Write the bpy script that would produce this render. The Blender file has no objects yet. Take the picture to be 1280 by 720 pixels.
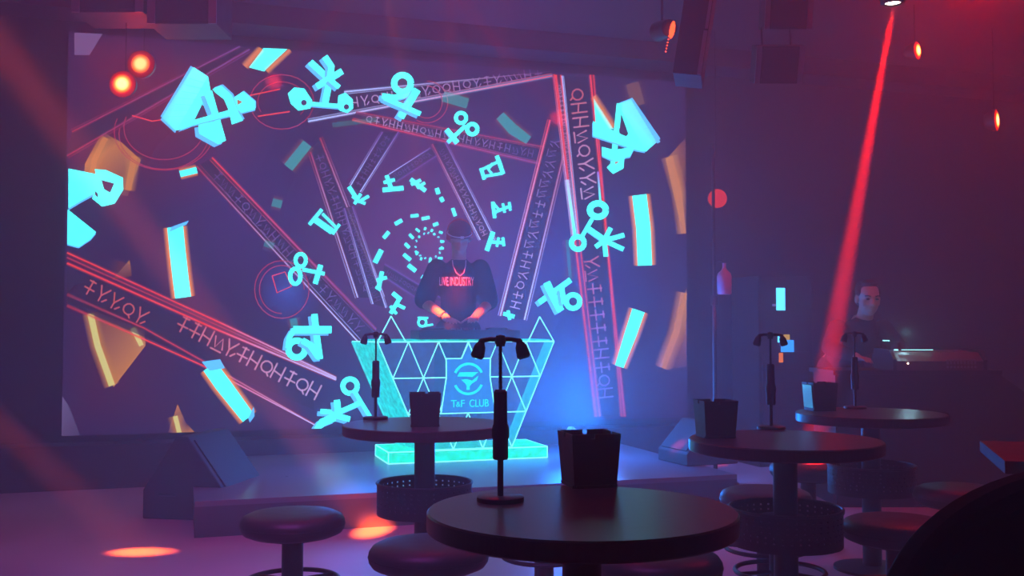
import bpy, bmesh, math, random
from mathutils import Vector, Matrix
S = bpy.context.scene
C = S.collection
R = math.radians
# ------------------------------------------------------------------ camera
F = 1270.0
TH = math.atan2(50.0, F)
CZ = 1.16
cam_d = bpy.data.cameras.new('camera'); cam = bpy.data.objects.new('camera', cam_d); C.objects.link(cam)
cam_d.sensor_width = 36.0; cam_d.lens = F / 1280 * 36.0; cam_d.clip_start = 0.05
cam.location = (0, 0, CZ); cam.rotation_euler = (R(90) + TH, 0, 0)
S.camera = cam
S.view_settings.view_transform = 'Standard'; S.view_settings.look = 'None'
S.view_settings.gamma = 1.0; S.view_settings.use_curve_mapping = False
S.view_settings.exposure = 0.0
cy = S.cycles
cy.use_denoising = True
cy.max_bounces = 6; cy.volume_bounces = 1; cy.diffuse_bounces = 3; cy.glossy_bounces = 3
cy.transparent_max_bounces = 24; cy.sample_clamp_indirect = 4.0
cy.caustics_reflective = False; cy.caustics_refractive = False

def ray(px, py):
    x = (px - 640) / F; v = (360 - py) / F
    return Vector((x, math.cos(TH) - v * math.sin(TH), math.sin(TH) + v * math.cos(TH)))
def at(px, py, Y):
    d = ray(px, py); k = Y / d.y
    return Vector((d.x * k, Y, CZ + d.z * k))
def on(px, py, z):
    d = ray(px, py); k = (z - CZ) / d.z
    return Vector((d.x * k, d.y * k, z))
# room frame: s along the screen wall, t away from the viewer
ANG = R(18.0)
U = Vector((math.cos(ANG), math.sin(ANG), 0)); V = Vector((-math.sin(ANG), math.cos(ANG), 0))
P0 = at(77, 545, 7.42)
def rl(s, t, z): return Vector((P0.x, P0.y, 0)) + U * s + V * t + Vector((0, 0, z))

# ------------------------------------------------------------------ world, lights
w = bpy.data.worlds.new('world'); S.world = w; w.use_nodes = True
w.node_tree.nodes['Background'].inputs[0].default_value = (0.25, 0.1, 0.4, 1)
w.node_tree.nodes['Background'].inputs[1].default_value = 0.0
HAZE = 0.045
def point(loc, col, watt, radius=0.15):
    d = bpy.data.lights.new('wash_fill_light', 'POINT'); d.color = col; d.energy = watt; d.shadow_soft_size = radius
    o = bpy.data.objects.new('wash_fill_light', d); o.location = loc; C.objects.link(o); return o
def beam(src, dst, col, watt, deg, blend=0.35, radius=0.03, name='beam_light'):
    d = bpy.data.lights.new(name, 'SPOT'); d.color = col; d.energy = watt; d.spot_size = R(deg); d.spot_blend = blend
    d.shadow_soft_size = radius
    o = bpy.data.objects.new(name, d); o.location = src; C.objects.link(o)
    o.rotation_euler = (Vector(dst) - Vector(src)).to_track_quat('-Z', 'Y').to_euler(); return o
def area(loc, aim, col, watt, sx, sy, spread=180):
    d = bpy.data.lights.new('added_fill_light', 'AREA'); d.color = col; d.energy = watt; d.shape = 'RECTANGLE'; d.size = sx; d.size_y = sy
    d.spread = R(spread)
    o = bpy.data.objects.new('added_fill_light', d); o.location = loc; C.objects.link(o)
    o.rotation_euler = (Vector(aim) - Vector(loc)).to_track_quat('-Z', 'Y').to_euler(); return o
RED = (1.0, 0.008, 0.002)
# red washes hung at the ceiling
point(at(1215, -40, 6.2), (1.0, 0.0, 0.0), 80, .1)
point(at(560, -110, 5.4), (1.0, 0.0, 0.02), 38, .1)
point(at(60, -130, 5.2), (1.0, 0.0, 0.03), 3, .1)
# blue stage glow: up-light beside the booth, then unseen lamps added to spread it
BLUE = (0.01, 0.20, 1.0)
UPL = at(722, 545, 7.75)
beam(UPL, UPL + Vector((.05, -.25, 1)), BLUE, 110, 172, .8, .12, 'stage_glow_light')
beam(at(742, 520, 7.75), at(600, 430, 7.4), BLUE, 500, 150, 1.0, .25, 'stage_glow_light')
point(at(728, 490, 7.6), BLUE, 135, .3)
point(at(455, 500, 7.0), (.03, .18, 1.0), 24, .3)
# violet fill added above the viewer to brighten the floor
area((-.8, 2.5, 3.5), (-.8, 5.0, 0), (0.72, 0.11, .85), 25, 1.2, 1.2, 80)
# narrow red beams
HEAD = at(1116, 4, 5.2)
beam(HEAD + Vector((0, 0, -.03)), on(1013, 578, .45), RED, 90000, 4.1, .7, .016)
BS = at(508, -82, 5.0)
beam(BS, at(345, 99, 7.8), RED, 14000, 2.2, .6)
beam(BS, at(692, 140, 8.4), RED, 18000, 2.2, .6)
# beams that end on the floor, the pole and a stage monitor
OV = (1.0, 0.085, 0.012)
beam((-4.05, 5.3, 1.9), on(175, 690, 0), OV, 9500, 5.2, 1.0, .02)
beam((-1.6, -.8, 3.5), on(466, 663, 0), OV, 150000, 1.9, 1.0, .02)
beam(at(905, -120, 5.6), at(897, 395, 7.6), RED, 1500, 3.2, .8)
beam(at(800, -120, 4.6), at(848, 552, 7.22), RED, 9000, 1.7, .6)
# red light from the ceiling on the DJ's arms and shirt
beam(at(470, -90, 5.9), at(553, 390, 7.72), (1.0, .10, .02), 11000, 4.3, .9)
beam(at(640, -90, 5.9), at(598, 392, 7.72), (1.0, .07, .02), 6500, 3.8, .9)
beam(at(560, -90, 5.9), at(571, 350, 7.78), (1.0, .03, .02), 6000, 5.0, .9)
# ------------------------------------------------------------------ materials
def mat(name, col, rough=.5, metal=0.0, spec=.5, noise=None, bump=0.0, emit=None, es=1.0):
    m = bpy.data.materials.new(name); m.use_nodes = True; n = m.node_tree.nodes; l = m.node_tree.links
    b = n['Principled BSDF']
    b.inputs['Base Color'].default_value = (*col, 1); b.inputs['Roughness'].default_value = rough
    b.inputs['Metallic'].default_value = metal; b.inputs['Specular IOR Level'].default_value = spec
    if noise or bump:
        tc = n.new('ShaderNodeTexCoord'); nz = n.new('ShaderNodeTexNoise')
        nz.inputs['Scale'].default_value = noise[0] if noise else 40; nz.inputs['Detail'].default_value = 5
        l.new(tc.outputs['Object'], nz.inputs['Vector'])
        if noise:
            mx = n.new('ShaderNodeMix'); mx.data_type = 'RGBA'
            mx.inputs['A'].default_value = (*[c * (1 - noise[1]) for c in col], 1)
            mx.inputs['B'].default_value = (*[min(1, c * (1 + noise[1])) for c in col], 1)
            l.new(nz.outputs['Fac'], mx.inputs['Factor']); l.new(mx.outputs['Result'], b.inputs['Base Color'])
            mr = n.new('ShaderNodeMapRange'); mr.inputs['To Min'].default_value = rough * .8; mr.inputs['To Max'].default_value = min(1, rough * 1.2)
            l.new(nz.outputs['Fac'], mr.inputs['Value']); l.new(mr.outputs['Result'], b.inputs['Roughness'])
        if bump:
            bp = n.new('ShaderNodeBump'); bp.inputs['Strength'].default_value = bump; bp.inputs['Distance'].default_value = .01
            l.new(nz.outputs['Fac'], bp.inputs['Height']); l.new(bp.outputs['Normal'], b.inputs['Normal'])
    if emit:
        b.inputs['Emission Color'].default_value = (*emit, 1); b.inputs['Emission Strength'].default_value = es
    return m
def wood_mat(name, c1, c2, rough):
    m = mat(name, c1, rough); n = m.node_tree.nodes; l = m.node_tree.links; b = n['Principled BSDF']
    tc = n.new('ShaderNodeTexCoord'); mp = n.new('ShaderNodeMapping'); mp.inputs['Scale'].default_value = (3, 40, 3)
    nz = n.new('ShaderNodeTexNoise'); nz.inputs['Scale'].default_value = 4; nz.inputs['Detail'].default_value = 6
    cr = n.new('ShaderNodeValToRGB'); cr.color_ramp.elements[0].color = (*c1, 1); cr.color_ramp.elements[1].color = (*c2, 1)
    cr.color_ramp.elements[0].position = .35; cr.color_ramp.elements[1].position = .7
    l.new(tc.outputs['Object'], mp.inputs['Vector']); l.new(mp.outputs['Vector'], nz.inputs['Vector'])
    l.new(nz.outputs['Fac'], cr.inputs['Fac']); l.new(cr.outputs['Color'], b.inputs['Base Color'])
    return m
def glow_mat(name, col, strength, clear=0.0, noise=0.0):
    """Lit acrylic: emits, and lets part of the view through."""
    m = bpy.data.materials.new(name); m.use_nodes = True; n = m.node_tree.nodes; l = m.node_tree.links
    n.remove(n['Principled BSDF']); out = n['Material Output']
    e = n.new('ShaderNodeEmission'); e.inputs['Color'].default_value = (*col, 1); e.inputs['Strength'].default_value = strength
    if noise:
        tc = n.new('ShaderNodeTexCoord'); nz = n.new('ShaderNodeTexNoise'); nz.inputs['Scale'].default_value = 22; nz.inputs['Detail'].default_value = 6
        mr = n.new('ShaderNodeMapRange'); mr.inputs['From Min'].default_value = .3; mr.inputs['From Max'].default_value = .7
        mr.inputs['To Min'].default_value = strength * (1 - noise); mr.inputs['To Max'].default_value = strength * (1 + noise)
        l.new(tc.outputs['Object'], nz.inputs['Vector']); l.new(nz.outputs['Fac'], mr.inputs['Value']); l.new(mr.outputs['Result'], e.inputs['Strength'])
    if clear > 0:
        t = n.new('ShaderNodeBsdfTransparent'); t.inputs['Color'].default_value = (clear, clear, clear, 1)
        a = n.new('ShaderNodeAddShader'); l.new(e.outputs[0], a.inputs[0]); l.new(t.outputs[0], a.inputs[1])
        g = n.new('ShaderNodeBsdfGlossy'); g.inputs['Roughness'].default_value = .08
        mx = n.new('ShaderNodeMixShader'); mx.inputs[0].default_value = .06
        l.new(a.outputs[0], mx.inputs[1]); l.new(g.outputs[0], mx.inputs[2]); l.new(mx.outputs[0], out.inputs['Surface'])
    else:
        l.new(e.outputs[0], out.inputs['Surface'])
    return m
M = {}
M['floor'] = mat('floor_concrete', (.50, .46, .52), .40, noise=(1.6, .2), bump=.05)
M['stage'] = mat('stage_laminate', (.16, .16, .19), .30, noise=(2.5, .15))
M['stage_face'] = mat('stage_face_black', (.05, .045, .055), .5, noise=(5, .2))
M['wall'] = mat('wall_dark_paint', (.024, .018, .026), .7, noise=(2, .25))
M['ceil'] = mat('ceiling_black_paint', (.035, .022, .032), .8, noise=(2, .25))
M['black'] = mat('black_metal', (.012, .011, .014), .42, noise=(30, .2))
M['blackplastic'] = mat('black_plastic', (.014, .013, .016), .5, noise=(30, .2))
M['wood'] = wood_mat('black_stained_wood', (.034, .030, .036), (.055, .048, .056), .32)
M['edge'] = mat('table_edge_black', (.016, .014, .017), .35, noise=(18, .2))
M['vinyl'] = mat('black_vinyl', (.034, .030, .036), .46, noise=(25, .2), bump=.08)
M['chrome'] = mat('plate_mirror', (.75, .75, .78), .12, metal=1.0)
M['soft'] = mat('black_cloth', (.008, .007, .009), .95, spec=.1, noise=(40, .2))
M['cab'] = mat('speaker_cabinet_black', (.016, .014, .018), .7, noise=(12, .2))
M['cabtrim'] = mat('speaker_edge_grey', (.22, .18, .24), .5, noise=(10, .15))
M['grille'] = mat('speaker_grille', (.020, .018, .022), .7, noise=(60, .3))
M['skin'] = mat('skin', (.50, .30, .22), .5, noise=(30, .1))
M['shirt'] = mat('charcoal_tshirt', (.014, .014, .026), .9, spec=.04, noise=(14, .25))
M['trousers'] = mat('dark_trousers', (.02, .02, .03), .85, noise=(14, .25))
M['hair'] = mat('black_hair', (.012, .010, .010), .6, noise=(60, .3))
M['cap'] = mat('dark_cap', (.16, .05, .06), .7, noise=(20, .2))
M['white'] = mat('white_print', (.8, .8, .8), .6, noise=(30, .1))
M['cord'] = mat('pale_cord', (.7, .62, .6), .6, noise=(30, .1))
M['console'] = mat('console_painted_metal', (.10, .05, .05), .45, noise=(20, .2))
M['counter'] = mat('counter_black', (.012, .010, .014), .6, noise=(8, .2))
M['bottle'] = mat('pink_glass_bottle', (.75, .28, .42), .35, noise=(12, .1))
CY = (.03, .86, .84)
M['line'] = glow_mat('cyan_led_line', (.20, .95, 1.0), 2.0)
M['logo'] = glow_mat('turquoise_logo', (.0, .80, .68), 1.5)
M['panel'] = glow_mat('front_acrylic', (.02, .26, .75), .20, .78, .3)
M['emblem'] = glow_mat('emblem_acrylic', (.02, .28, .85), .62, .5, .1)
M['side'] = glow_mat('side_acrylic', (.0, .75, .68), .95, .25, .35)
M['slab'] = glow_mat('base_acrylic', (.0, .88, .58), 1.35, .10, .3)
M['bluelamp'] = glow_mat('blue_screen_light', (.02, .30, 1.0), 1.6)
M['bluebright'] = glow_mat('cyan_blue_screen_light', (.08, .55, 1.0), 2.6)
M['yellowlamp'] = glow_mat('yellow_indicator', (1.0, .55, .03), .6)
M['orangelamp'] = glow_mat('orange_indicator', (1.0, .22, .02), .9)
M['cyanlamp'] = glow_mat('cyan_led', (.35, 1.0, 1.0), 2.2)
M['redlamp'] = glow_mat('red_led_lens', (1.0, .06, .01), 4.0)
M['hotlamp'] = glow_mat('white_hot_lens', (1.0, .75, .6), 12.0)

M['redplastic'] = mat('red_headphone_plastic', (.55, .05, .03), .4, noise=(20, .1))
M['dimlens'] = glow_mat('dull_red_lens', (1.0, .035, .01), .75)
def lens_mat(name, r, k):
    m = bpy.data.materials.new(name); m.use_nodes = True; n = m.node_tree.nodes; l = m.node_tree.links
    n.remove(n['Principled BSDF']); tc = n.new('ShaderNodeTexCoord'); ln = n.new('ShaderNodeVectorMath'); ln.operation = 'LENGTH'
    dv = n.new('ShaderNodeMath'); dv.operation = 'DIVIDE'; dv.inputs[1].default_value = r
    cr = n.new('ShaderNodeValToRGB'); e = cr.color_ramp.elements; e[0].position = .30; e[0].color = (1, .62, .20, 1); e[1].position = 1; e[1].color = (.10, .0, .0, 1)  # outer red is the lamp's halo painted into the lens colour
    x = e.new(.55); x.color = (.9, .16, .01, 1); x = e.new(.72); x.color = (.30, .004, .0, 1)
    em = n.new('ShaderNodeEmission'); em.inputs['Strength'].default_value = k
    l.new(tc.outputs['Object'], ln.inputs[0]); l.new(ln.outputs['Value'], dv.inputs[0]); l.new(dv.outputs[0], cr.inputs['Fac']); l.new(cr.outputs['Color'], em.inputs['Color'])
    l.new(em.outputs[0], n['Material Output'].inputs['Surface']); return m
# ------------------------------------------------------------------ helpers
class MB:
    def __init__(s): s.bm = bmesh.new()
    def box(s, c, size, rot=None, mi=0, bev=0.0, taper=1.0):
        b = bmesh.new(); bmesh.ops.create_cube(b, size=1)
        for v in b.verts:
            k = taper if v.co.z < 0 else 1.0
            v.co = Vector((v.co.x * size[0] * k, v.co.y * size[1] * k, v.co.z * size[2]))
        if bev: bmesh.ops.bevel(b, geom=b.edges[:], offset=bev, segments=2, affect='EDGES', profile=.7)
        s._add(b, c, rot, mi); return s
    def _add(s, b, c, rot, mi):
        mt = Matrix.Translation(Vector(c))
        if rot is not None: mt = mt @ (rot if isinstance(rot, Matrix) else Matrix.Rotation(rot, 4, 'Z'))
        b.transform(mt)
        for f in b.faces: f.material_index = mi
        me = bpy.data.meshes.new('t'); b.to_mesh(me); s.bm.from_mesh(me); bpy.data.meshes.remove(me); b.free()
    def cone(s, p0, p1, r0, r1=None, n=20, mi=0):
        r1 = r0 if r1 is None else r1
        p0 = Vector(p0); p1 = Vector(p1); d = p1 - p0
        b = bmesh.new(); bmesh.ops.create_cone(b, cap_ends=True, segments=n, radius1=r0, radius2=max(r1, 1e-5), depth=d.length)
        s._add(b, (p0 + p1) / 2, d.to_track_quat('Z', 'Y').to_matrix().to_4x4(), mi); return s
    def ball(s, c, r, sub=2, mi=0, rot=None):
        b = bmesh.new(); bmesh.ops.create_icosphere(b, subdivisions=sub, radius=1)
        rr = r if hasattr(r, '__len__') else (r, r, r)
        for v in b.verts: v.co = Vector((v.co.x * rr[0], v.co.y * rr[1], v.co.z * rr[2]))
        s._add(b, c, rot, mi); return s
    def lathe(s, prof, n=48, c=(0, 0, 0), mi=0):
        b = bmesh.new(); rings = []
        for r, z in prof:
            if r < 1e-6: rings.append([b.verts.new((0, 0, z))])
            else: rings.append([b.verts.new((r * math.cos(2 * math.pi * i / n), r * math.sin(2 * math.pi * i / n), z)) for i in range(n)])
        for A, B in zip(rings, rings[1:]):
            for i in range(n):
                j = (i + 1) % n
                if len(A) == 1 and len(B) == 1: continue
                if len(A) == 1: b.faces.new((A[0], B[j], B[i]))
                elif len(B) == 1: b.faces.new((A[i], A[j], B[0]))
                else: b.faces.new((A[i], A[j], B[j], B[i]))
        bmesh.ops.recalc_face_normals(b, faces=b.faces[:])
        s._add(b, c, None, mi); return s
    def tube(s, pts, r, n=10, closed=False, mi=0):
        pts = [Vector(p) for p in pts]; k = len(pts); b = bmesh.new(); rings = []
        for i, p in enumerate(pts):
            if closed: d = pts[(i + 1) % k] - pts[i - 1]
            else: d = pts[min(i + 1, k - 1)] - pts[max(i - 1, 0)]
            q = d.to_track_quat('Z', 'Y')
            rr = r[i] if hasattr(r, '__len__') else r
            rings.append([b.verts.new(p + q @ Vector((rr * math.cos(2 * math.pi * a / n), rr * math.sin(2 * math.pi * a / n), 0))) for a in range(n)])
        m = k if closed else k - 1
        for i in range(m):
            A, B = rings[i], rings[(i + 1) % k]
            for a in range(n): b.faces.new((A[a], A[(a + 1) % n], B[(a + 1) % n], B[a]))
        if not closed:
            b.faces.new(rings[0][::-1]); b.faces.new(rings[-1])
        bmesh.ops.recalc_face_normals(b, faces=b.faces[:])
        s._add(b, (0, 0, 0), None, mi); return s
    def prism(s, poly, thick, mt=None, mi=0):
        """poly: list of (x, z) in the XZ plane, extruded along +Y by thick."""
        b = bmesh.new()
        A = [b.verts.new((x, 0, z)) for x, z in poly]; B = [b.verts.new((x, thick, z)) for x, z in poly]
        b.faces.new(A); b.faces.new(B[::-1]); k = len(poly)
        for i in range(k): b.faces.new((A[i], B[i], B[(i + 1) % k], A[(i + 1) % k]))
        bmesh.ops.recalc_face_normals(b, faces=b.faces[:])
        if mt is None: mt = Matrix.Identity(4)
        s._add(b, (0, 0, 0), mt, mi); return s
    def build(s, name, m, parent=None, smooth=False, bevel=0.0):
        me = bpy.data.meshes.new(name)
        bmesh.ops.remove_doubles(s.bm, verts=s.bm.verts[:], dist=1e-6)
        s.bm.to_mesh(me); s.bm.free()
        for x in (m if isinstance(m, (list, tuple)) else [m]): me.materials.append(x)
        o = bpy.data.objects.new(name, me); C.objects.link(o); o.parent = parent
        if smooth:
            for p in me.polygons: p.use_smooth = True
            md = o.modifiers.new('edges', 'EDGE_SPLIT'); md.split_angle = R(38)
        if bevel:
            md = o.modifiers.new('bev', 'BEVEL'); md.width = bevel; md.segments = 2; md.limit_method = 'ANGLE'
        return o
def tag(o, label, cat, group=None, kind=None):
    o['label'] = label; o['category'] = cat
    if group: o['group'] = group
    if kind: o['kind'] = kind
    return o
def empty(name, loc, rz=0):
    o = bpy.data.objects.new(name, None); o.location = loc; o.rotation_euler = (0, 0, rz); o.empty_display_size = .1
    C.objects.link(o); return o
def struct(o): o['kind'] = 'structure'; return o
def copy_tree(o, parent=None):
    c = o.copy(); C.objects.link(c); c.parent = parent
    for ch in list(o.children): copy_tree(ch, c)
    return c
def text_mesh(name, body, size, m, parent, extrude=.002, sx=1.0):
    cu = bpy.data.curves.new(name, 'FONT'); cu.body = body; cu.size = size; cu.align_x = 'CENTER'; cu.align_y = 'CENTER'; cu.extrude = extrude
    t = bpy.data.objects.new('tmp_text', cu); C.objects.link(t)
    dg = bpy.context.evaluated_depsgraph_get(); me = bpy.data.meshes.new_from_object(t.evaluated_get(dg))
    bpy.data.objects.remove(t); bpy.data.curves.remove(cu)
    for v in me.vertices: v.co = Vector((v.co.x * sx, -v.co.z, v.co.y))
    me.materials.clear(); me.materials.append(m)
    o = bpy.data.objects.new(name, me); C.objects.link(o); o.parent = parent; return o
def fuse(name, mb, voxel, m, parent, smooth=3):
    """Union of overlapping closed shapes, remeshed into one continuous surface."""
    me = bpy.data.meshes.new('tmp'); mb.bm.to_mesh(me); mb.bm.free()
    t = bpy.data.objects.new('tmp', me); C.objects.link(t)
    md = t.modifiers.new('r', 'REMESH'); md.mode = 'VOXEL'; md.voxel_size = voxel; md.use_smooth_shade = True
    if smooth:
        sm = t.modifiers.new('s', 'SMOOTH'); sm.iterations = smooth; sm.factor = .5
    dg = bpy.context.evaluated_depsgraph_get(); me2 = bpy.data.meshes.new_from_object(t.evaluated_get(dg))
    bpy.data.objects.remove(t); bpy.data.meshes.remove(me)
    me2.name = name; me2.materials.clear(); me2.materials.append(m)
    for p in me2.polygons: p.use_smooth = True
    o = bpy.data.objects.new(name, me2); C.objects.link(o); o.parent = parent; return o

# ------------------------------------------------------------------ the room
RZ = Matrix.Rotation(ANG, 4, 'Z')
def room_box(name, s0, s1, t0, t1, z0, z1, m, bev=0.0):
    c = rl((s0 + s1) / 2, (t0 + t1) / 2, (z0 + z1) / 2)
    b = MB(); b.box(c, (s1 - s0, t1 - t0, z1 - z0), RZ, bev=bev); return struct(b.build(name, m))
SL, SR, TF, TB, CH = -1.7, 9.7, -11.0, .12, 3.62
room_box('floor', SL - .3, SR + .3, TF - .3, TB + .3, -.2, 0, M['floor'])
room_box('ceiling', SL - .3, SR + .3, TF - .3, TB + .3, CH, CH + .2, M['ceil'])
room_box('wall_back', SL - .3, SR + .3, TB, TB + .2, 0, CH, M['wall'])
room_box('wall_left', SL - .2, SL, TF, TB, 0, CH, M['wall'])
room_box('wall_right', SR, SR + .2, TF, TB, 0, CH, M['wall'])
room_box('wall_front', SL - .3, SR + .3, TF - .2, TF, 0, CH, M['wall'])
room_box('trim_1', SL, 5.25, -.14, TB, 0, P0.z - .06, M['wall'])       # the dark plinth the screen stands on
room_box('trim_2', SL, SR, -.22, TB, CH - .16, CH, M['wall'])          # soffit over the screen
b = MB()
for (a, c_, z0, z1, mi) in ((0, 0, 0, .17, 1), (0, 0, .17, .20, 0)):
    b.box(rl(2.6, -1.15, (z0 + z1) / 2), (3.4, 1.98, z1 - z0), RZ, mi=mi)
st = struct(b.build('stage_floor', [M['stage'], M['stage_face']]))
# ------------------------------------------------------------------ LED screen
def lin(c): return tuple(((x / 255) / 12.92 if x / 255 <= .04045 else ((x / 255 + .055) / 1.055) ** 2.4) for x in c)
SCR_W = None
def scr(px, py):
    """Where a point of the picture shown falls on the screen's own flat face (s across, z up)."""
    d = ray(px, py); o = Vector((0, 0, CZ)); nrm = -V
    k = (Vector((P0.x, P0.y, P0.z)) - o).dot(nrm) / d.dot(nrm)
    p = o + d * k
    return ((p - P0).dot(U), p.z - P0.z)
SW = scr(858, 300)[0]
SH = (scr(93, 40)[1] + scr(857, 103)[1]) / 2
screen = empty('led_screen', P0, ANG)
tag(screen, 'giant lit video wall showing a spiral of cyan symbols behind the booth', 'screen')
class Art:
    def __init__(s): s.v = []; s.f = []; s.c = []; s.n = 0
    def poly(s, pts, cols):
        s.n += 1; y = -.0022 - s.n * .00001
        if not hasattr(cols[0], '__len__'): cols = [cols] * len(pts)
        q = []
        for (px, py), col in zip(pts, cols):
            a, z = scr(px, py); q.append((min(max(a, 0.0), SW), y, min(max(z, 0.0), SH)))
        xs = [p[0] for p in q]; zs = [p[2] for p in q]
        if max(xs) - min(xs) < 1e-4 or max(zs) - min(zs) < 1e-4: return
        i0 = len(s.v); s.v += q; s.f.append(tuple(range(i0, i0 + len(q)))); s.c += list(cols)
    def line(s, pts, w, col, fringe=None, fw=0):
        """Polyline of quads; col one colour or one per point; fringe: colour of a fading border fw px wide."""
        n = len(pts); cols = col if hasattr(col[0], '__len__') else [col] * n
        ws = w if hasattr(w, '__len__') else [w] * n
        nr = []
        for i in range(n):
            a = pts[max(i - 1, 0)]; b = pts[min(i + 1, n - 1)]
            dx, dy = b[0] - a[0], b[1] - a[1]; L = math.hypot(dx, dy) or 1
            nr.append((-dy / L, dx / L))
        def off(i, k): return (pts[i][0] + nr[i][0] * k, pts[i][1] + nr[i][1] * k)
        for i in range(n - 1):
            if fringe:
                f0 = (*fringe[:3], 0.0)
                for sg in (1, -1):
                    s.poly([off(i, sg * (ws[i] / 2)), off(i + 1, sg * (ws[i + 1] / 2)), off(i + 1, sg * (ws[i + 1] / 2 + fw)), off(i, sg * (ws[i] / 2 + fw))],
                           [(*fringe[:3], fringe[3]), (*fringe[:3], fringe[3]), f0, f0])
            s.poly([off(i, ws[i] / 2), off(i + 1, ws[i + 1] / 2), off(i + 1, -ws[i + 1] / 2), off(i, -ws[i] / 2)],
                   [cols[i], cols[i + 1], cols[i + 1], cols[i]])
    def ring(s, c, r, w, col, n=20, ry=None, a0=0, a1=360, rot=0):
        ry = r if ry is None else ry; ca, sa = math.cos(R(rot)), math.sin(R(rot)); P = []
        for i in range(n + 1):
            a = R(a0 + (a1 - a0) * i / n); x, y = r * math.cos(a), ry * math.sin(a)
            P.append((c[0] + x * ca - y * sa, c[1] + x * sa + y * ca))
        s.line(P, w, col)
    def disc(s, c, r, col, edge, n=20, ry=None):
        ry = r if ry is None else ry
        for i in range(n):
            a, b = 2 * math.pi * i / n, 2 * math.pi * (i + 1) / n
            s.poly([c, (c[0] + r * math.cos(a), c[1] + ry * math.sin(a)), (c[0] + r * math.cos(b), c[1] + ry * math.sin(b))], [col, edge, edge])
A = Art()
def c4(rgb, k=1.0, a=1.0): return (*[x * k for x in lin(rgb)], a)
CYA = (.06, .98, .97, 1.0); CYB = (.07, .40, .80, 1.0); CYT = (.05, .55, .60, .8)
RL = c4((235, 55, 40), .75, .9); RDIM = c4((190, 40, 60), .6, .75); WH = c4((170, 190, 255), .9, .9); VI = c4((140, 90, 190), .5, .7)
ORG = c4((225, 120, 40), .8, .8); DK = (.010, .006, .020, .75)
def crop(ox, oy, k, pts): return [(ox + x / k, oy + y / k) for x, y in pts]
rng = random.Random(5)
# soft blotches of colour in the picture shown
A.disc((205, 120), 150, c4((110, 14, 25), .7, .75), c4((110, 14, 25), .7, 0))
A.disc((540, 300), 190, c4((120, 50, 120), .65, .6), c4((120, 50, 120), .65, 0))
A.disc((700, 330), 140, c4((50, 50, 150), .6, .6), c4((50, 50, 150), .6, 0))
A.disc((300, 260), 130, c4((60, 38, 110), .6, .5), c4((60, 38, 110), .6, 0))
A.disc((360, 365), 42, c4((50, 80, 170), .7, .8), c4((50, 60, 150), .7, 0), ry=45)
A.disc((130, 470), 120, c4((90, 20, 40), .45, .6), c4((90, 20, 40), .45, 0))
# gold and grey panes
def pane(pts, c_in, c_out): A.poly(pts, [c_in if i % 2 else c_out for i in range(len(pts))])
GO = c4((190, 120, 45), .75, .85); GD = c4((120, 60, 50), .5, .55); GY = c4((200, 190, 110), .8, .9)
A.poly([(128, 165), (152, 178), (176, 200), (160, 245), (104, 240), (106, 205)], [GD, GO, GO, GD, GD, GO])
A.line([(112, 240), (118, 200), (132, 172)], 7, GO, (*GO[:3], .5), 6); A.line([(160, 238), (168, 195)], 8, GO, (*GO[:3], .5), 6)
A.poly([(108, 385), (180, 412), (182, 432), (142, 484)], [GD, GD, GO, GO])
A.line([(113, 392), (122, 432), (140, 482)], 8, GY, (*GO[:3], .7), 7); A.line([(166, 410), (177, 432)], 6, GY, (*GO[:3], .7), 5)
A.poly([(222, 505), (232, 528), (243, 543), (210, 543)], [GO, GD, GO, GD])
A.line([(219, 520), (224, 543)], 6, GY, (*GO[:3], .6), 8)
A.poly([(858, 172), (858, 296), (848, 270), (832, 200)], [GD, GD, GO, GO])
A.line([(836, 196), (848, 240), (854, 292)], [9, 8, 6], GO, (*GO[:3], .6), 7)
A.poly([(858, 360), (858, 458), (826, 463)], [GO, GD, GD])
A.line([(855, 366), (845, 415), (828, 460)], 8, GO, (*GO[:3], .6), 8)
A.line([(790, 104), (798, 132)], 16, c4((150, 100, 70), .5, .6), (*GD[:3], .4), 8)
A.poly([(93, 41), (128, 42), (112, 69), (93, 69)], [c4((105, 80, 125), .8, .8)] * 4)
A.poly([(77, 495), (88, 510), (100, 545), (77, 545)], [c4((110, 95, 140), .6, .8)] + [c4((110, 95, 140), .6, .2)] * 2 + [c4((110, 95, 140), .6, .5)])
A.poly([(162, 325), (140, 350), (165, 345)], [GO, GD, GD]); A.line([(155, 328), (150, 345)], 12, GD, (*GD[:3], .4), 10)
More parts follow.
